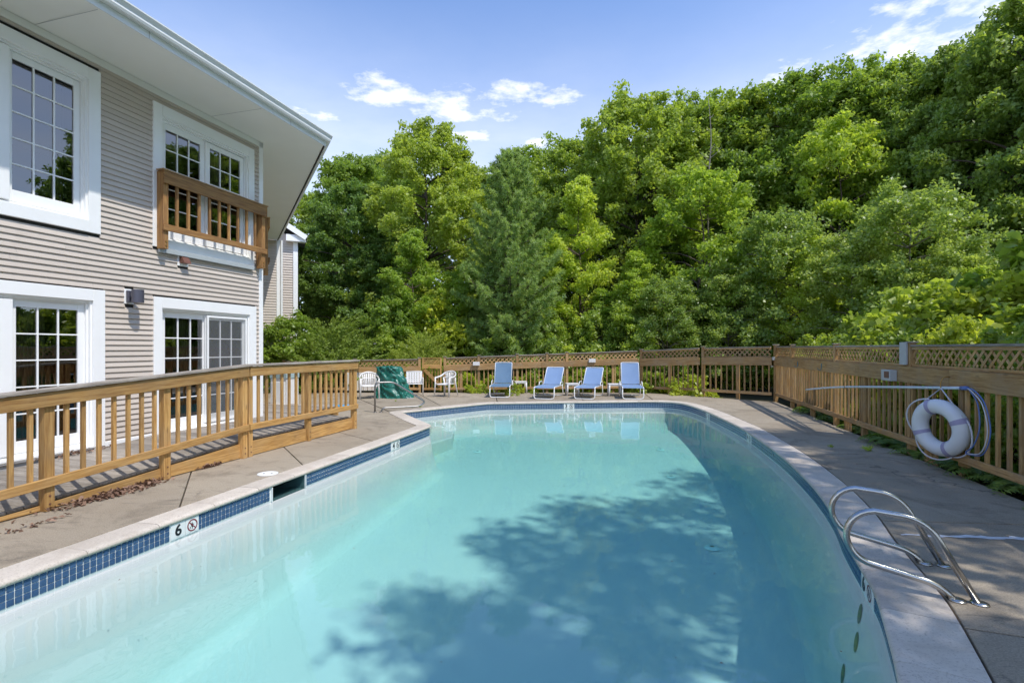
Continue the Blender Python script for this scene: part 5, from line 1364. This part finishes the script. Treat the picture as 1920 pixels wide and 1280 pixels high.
PROTO = {
 'oak0': crown('foliage', 11, 12, 3.7, 2.0, 250, 17, 17, .15, dome, 'leaf_oak', br=.17, sub_r=.30, limbs=60),
 'oak1': crown('foliage', 12, 12, 3.5, 2.2, 250, 17, 17, .15, dome, 'leaf_oak', br=.17, sub_r=.30, limbs=60),
 'oak2': crown('foliage', 13, 12, 3.9, 1.8, 250, 17, 17, .15, dome, 'leaf_oak', br=.17, sub_r=.30, limbs=60),
 'dark0': crown('foliage', 21, 12, 3.8, 1.6, 250, 17, 17, .15, dome, 'leaf_dark', br=.17, sub_r=.30, limbs=60),
 'airy0': crown('foliage', 61, 12, 4.2, 3.0, 110, 11, 11, .19, dome, 'leaf_oak', br=.19, sub_r=.42, shell=.3),
 'airy1': crown('foliage', 62, 12, 4.0, 3.0, 105, 11, 11, .19, dome, 'leaf_oak', br=.19, sub_r=.42, shell=.3),
 'lime0': crown('foliage', 31, 7, 1.75, .6, 120, 14, 15, .11, cone, 'leaf_lime', br=.20, limbs=40, trunk_r=.07, sub_r=.24),
 'lime1': crown('foliage', 32, 7, 2.1, .5, 130, 14, 15, .115, dome, 'leaf_lime', br=.20, limbs=40, trunk_r=.07, sub_r=.25),
 'birch0': crown('foliage', 41, 5.5, 1.9, .3, 120, 14, 13, .095, dome, 'leaf_birch', br=.2, limbs=40, trunk_r=.05, bark='bark_pale', sub_r=.26, width=.7),
 'shrub0': crown('foliage', 51, 2.6, 1.45, .05, 46, 16, 15, .11, mound, 'leaf_shrub', br=.30, limbs=20, trunk_r=.03, sub_r=.2),
 'shrub1': crown('foliage', 52, 2.4, 1.35, .05, 44, 16, 14, .13, mound, 'leaf_shrub', br=.32, limbs=20, trunk_r=.03, sub_r=.22, width=.75),
 'shrub2': crown('foliage', 53, 2.2, 1.3, .05, 42, 15, 14, .115, mound, 'leaf_yellow', br=.32, limbs=20, trunk_r=.03, sub_r=.2, width=.7),
 'maple': crown('foliage', 54, 3.0, 1.5, .1, 46, 14, 9, .19, dome, 'leaf_shrub', br=.30, limbs=24, trunk_r=.035, sub_r=.28, width=.85),
 'vine': crown('foliage', 55, .6, .75, .0, 26, 10, 10, .085, mound, 'leaf_yellow', br=.35, limbs=0, trunk_r=0, sub_r=.12, width=.8),
 'pine': pine(), 'juniper': juniper(), 'fern': fern(), 'grass': grass(),
}
VEG = random.Random(99)
def plant(name, proto, loc, height, label, cat, group=None, sxy=1.0, parts=('crown', 'trunk')):
    me, tm, H = PROTO[proto]; s = height / H; o = thing(name, label, cat, loc, VEG.random() * 6.28, group)
    M = FR[o] @ Matrix.Diagonal((s * sxy, s * sxy, s, 1))
    link(parts[0], me, o, M)
    if tm: link(parts[1], tm, o, M)
    return o
def at_top(px, topy, d): p = at(px, topy, d); return (p.x, p.y, -.13), p.z + .13

G1 = 'tall broadleaf trees of the wood behind the fences'
L1_ = 'tall green broadleaf tree in the wood behind the fences'
for k, px, ty, d, lab in (('oak1', 665, 300, 30, 'rounded broadleaf tree rising behind the big juniper and the shady dark trees'), ('oak0', 800, 238, 26, 'tall domed broadleaf tree between the house and the pine'), ('oak2', 1085, 262, 31, 'broadleaf tree just past the pine, behind the slim lime green tree'),
        ('oak2', 1192, 186, 27, 'tall broadleaf tree above the reclined lounge chairs, where the treeline steps up'), ('oak0', 1300, 190, 28, 'tall broadleaf tree behind the wide lime green tree'), ('oak1', 1395, 182, 27, 'tall broadleaf tree behind the birch sapling at the fence corner'),
        ('oak2', 1500, 150, 25, 'tall broadleaf tree above the fence corner, under the small cloud'), ('oak0', 1600, 134, 24, 'tall broadleaf tree behind the highest lime green young tree'), ('oak1', 1690, 128, 22.5, 'tall broadleaf tree next to the dark trees beyond the long fence')):
    l, h = at_top(px, ty, d); plant('broadleaf_tree', k, l, h, lab, 'tree', G1)
G2 = 'dark broadleaf trees at the right edge of the wood'; 
for k, px, ty, d in (('dark0', 1785, 100, 20), ('dark0', 1945, -25, 17.5), ('dark0', 2060, -60, 17)):
    l, h = at_top(px, ty, d); plant('broadleaf_tree', k, l, h, 'tall dark green broadleaf tree beyond the long fence with the life ring', 'tree', 'dark trees beyond the long fence', .82)
for k, px, ty, d in (('dark0', 668, 345, 26), ('dark0', 735, 420, 25.5)):
    l, h = at_top(px, ty, d); plant('broadleaf_tree', k, l, h, 'shady dark green tree behind the big juniper', 'tree', 'dark trees behind the junipers')
for k, px, ty, d in (('oak0', 560, 360, 36), ('oak2', 720, 300, 38), ('oak1', 880, 320, 37), ('oak0', 1000, 285, 36), ('oak2', 1140, 270, 40), ('oak1', 1250, 250, 38), ('oak0', 1370, 250, 40), ('oak2', 1480, 225, 37), ('oak1', 1590, 215, 36), ('oak0', 1720, 200, 34), ('oak2', 1860, 150, 32), ('oak1', 950, 330, 42)):
    l, h = at_top(px, ty, d); plant('broadleaf_tree', k, l, h, 'far broadleaf tree deep in the wood, glimpsed between the nearer crowns', 'tree', 'far trees deep in the wood')
# trees over the fence beyond the right edge of the frame: they throw the shadow on the water
for k, x, y, h in (('airy0', 7.4, .1, 13.0), ('airy1', 10.2, 2.7, 12.8), ('airy1', 7.9, -4.6, 12.5), ('airy0', 15.5, 5.0, 13)):
    plant('broadleaf_tree', k, (x, y, -.13), h, 'tall broadleaf tree just outside the fence, shading the pool', 'tree', 'shade trees outside the fence')
l, h = at_top(957, 284, 21); plant('pine_tree', 'pine', l, h, 'soft needled pine tree with tiered branches behind the fence', 'tree', sxy=1.0)
def bare_tree():
    b = at(1330, 640, 22.5); top = at(1320, 182, 22.5); t = thing('bare_tree', 'thin bare dead tree standing up among the green crowns', 'tree', (b.x, b.y, -.13)); rr = random.Random(8)
    H = top.z + .13; tr = [Vector((rr.uniform(-.08, .08), 0, H * k / 7)) for k in range(8)]; tr[0] = Vector((0, 0, -.2)); c_ = curve_pts(tr, 3)
    V, F = tube_geo(c_, [.085 * (1 - .93 * i / len(c_)) for i in range(len(c_))], 7); mk('trunk', V, F, 'bark_pale', t, None, True)
    for k in range(16):
        z = H * rr.uniform(.45, .93); a = rr.random() * 6.28; l = rr.uniform(.5, 1.5) * (1.15 - z / H); e = Vector((math.cos(a), math.sin(a), 0))
        V, F = tube_geo(curve_pts([Vector((0, 0, z)), Vector((0, 0, z + .35 * l)) + e * l * .5, Vector((0, 0, z + .9 * l)) + e * l], 3), [.02, .017, .014, .012, .010, .008, .005], 5); mk('branch', V, F, 'bark_pale', t, None, True)
bare_tree()
YT = 'bright young trees in front of the wood'
for k, px, ty, d, s, lab in (('lime0', 772, 428, 22, 1.0, 'slim lime green young tree between the dark shady trees and the pine'), ('lime0', 1085, 330, 23, .9, 'slender lime green tree, the tallest thin one beside the pine'), ('lime1', 1312, 320, 21.5, 1.05, 'wide round lime green tree behind the fence bend by the upright lounge chair'),
        ('lime1', 1575, 226, 21, .85, 'highest lime green young tree, standing over the birches of the long fence'), ('lime0', 1195, 470, 21, 1.15, 'short lime green tree right behind the upright lounge chair'), ('lime0', 1018, 455, 22.5, 1.0, 'small lime green tree touching the branches of the pine'), ('lime1', 868, 500, 22.5, 1.0, 'low bushy lime green tree between the small juniper and the pine'),
        ('lime1', 1400, 470, 20.6, 1.0, 'bushy lime green tree below the tall trees at the fence corner'), ('lime1', 1500, 440, 18.5, 1.0, 'bushy lime green tree just outside the fence corner post'), ('lime0', 1640, 470, 17, 1.2, 'lime green sapling among the birches behind the long fence'), ('lime1', 1830, 500, 13.5, 1.0, 'lime green tree close behind the life ring stretch of the fence'),
        ('lime0', 1130, 540, 22, 1.3, 'very low lime green sapling behind the middle lounge chairs'), ('lime0', 930, 560, 22.5, 1.3, 'very low lime green sapling behind the faded lounge chair')):
    l, h = at_top(px, ty, d); plant('young_tree', k, l, h, lab, 'tree', YT, s)
for k, px, ty, d, s, lab in (('birch0', 1455, 398, 19, 1.0, 'pale birch sapling directly above the fence corner post'), ('birch0', 1705, 348, 15.6, 1.0, 'largest pale birch sapling, over the grey metal sheet of the fence'), ('birch0', 1250, 520, 20, 1.1, 'low pale birch bush behind the upright lounge chair'), ('birch0', 1600, 430, 16.5, 1.0, 'middle sized pale birch sapling behind the tip of the rescue pole'), ('birch0', 1790, 455, 14.2, 1.0, 'pale birch sapling behind the life ring'), ('birch0', 1365, 500, 19.5, 1.0, 'low pale birch bush where the back fence bends')):
    l, h = at_top(px, ty, d); plant('birch_tree', k, l, h, lab, 'tree', 'birch saplings', s)
SHL = {'shrub0': 'fine leaved green shrub', 'shrub1': 'broader leaved green shrub', 'shrub2': 'yellow green shrub'}
px = 735
while px < 1490:
    d = VEG.uniform(20.6, 22.6); ty = VEG.uniform(560, 618) - (14 if px > 1100 else 0); l, h = at_top(px, ty, d)
    k = VEG.choice(('shrub0', 'shrub1', 'shrub0', 'shrub2')); plant('shrub', k, l, h, SHL[k] + ' crowding up behind the fence of the lounge chairs', 'shrub', SHL[k] + 's behind the lounge chair fence', VEG.uniform(.72, .9)); px += VEG.uniform(34, 52)
for s, ox, kind, ht in [(y, VEG.uniform(1.2, 1.6), VEG.choice(('shrub0', 'shrub1', 'shrub2')), VEG.uniform(1.75, 2.15)) for y in np.arange(3.0, 17.4, .95)] + [(y, VEG.uniform(2.7, 3.6), VEG.choice(('shrub0', 'shrub1', 'shrub2', 'shrub2')), VEG.uniform(2.4, 3.2)) for y in np.arange(6, 18, 1.2)]:
    plant('shrub', kind, (FENCE_X(s) + ox, s, -.13), ht, SHL[kind] + (' pressed close against the back of the long fence' if ox < 2 else ' standing taller, a few steps behind the long fence'), 'shrub', SHL[kind] + ('s close behind the long fence' if ox < 2 else 's a few steps behind the long fence'), .8 if ox < 2 else 1.0)
for x, y, h in ((10.3, 9.6, 3.6), (9.6, 11.8, 3.0)): plant('maple_sapling', 'maple', (x, y, -.13), h, 'broad leaved maple sapling outside the fence near the life ring', 'sapling', 'maple saplings outside the fence')
for px, ty, d, s, lab in ((622, 566, 19.9, 1.0, 'big feathery juniper bush between the house wing and the gate'), (795, 604, 20.0, .85, 'smaller feathery juniper bush behind the gate')):
    l, h = at_top(px, ty, d); plant('juniper_bush', 'juniper', l, h, lab, 'bush', None, s, ('sprays', 'stems'))
for px, ty, d in ((541, 598, 19.0), (722, 625, 20.6)):
    l, h = at_top(px, ty, d); plant('shrub', 'shrub0', l, h, 'low leafy bush at the foot of the big juniper', 'shrub', 'bushes under the juniper')
for y in (4.2, 4.7, 5.2, 5.7, 6.3, 6.9, 7.6, 8.4, 9.3, 10.3, 11.4, 12.6):
    plant('fern', 'fern', (FENCE_X(y) + VEG.uniform(.30, .5), y, -.13), VEG.uniform(.42, .62), 'green fern growing under the fence beside the deck', 'fern', 'ferns under the long fence', parts=('fronds',))
for i, x in enumerate(np.arange(-1.9, 6.4, .48)):
    y = 18.62 if x < 4.5 else 18.62 - (x - 4.5) * .93
    plant('vine', 'vine', (x, y + (VEG.uniform(-.1, .2) if -1.9 < x < -1.0 else VEG.uniform(.55, .9)), -.13), VEG.uniform(.45, .75), 'low yellow green vine growing through the foot of the fence', 'vine', 'vines at the foot of the back fence', 1.0, ('foliage',))
for px, py, h in ((905, 737, .30), (885, 737, .25), (962, 741, .36), (975, 738, .28), (1003, 738, .22)):
    p = gp(px, py); plant('weed', 'vine', (p.x, p.y, -.03), h, 'leafy yellow green weed sprouting beside the faded lounge chair', 'weed', 'weeds by the lounge chairs', .5, ('foliage',))
for px, py, s in ((1628, 845, .11), (1558, 838, .06), (742, 752, .05), (788, 763, .05)):
    p = gp(px, py); plant('grass_tuft', 'grass', (p.x, p.y, .0), s, 'small grass tuft growing from a deck joint', 'grass tuft', 'grass tufts in the deck joints', 1.0, ('blades',))
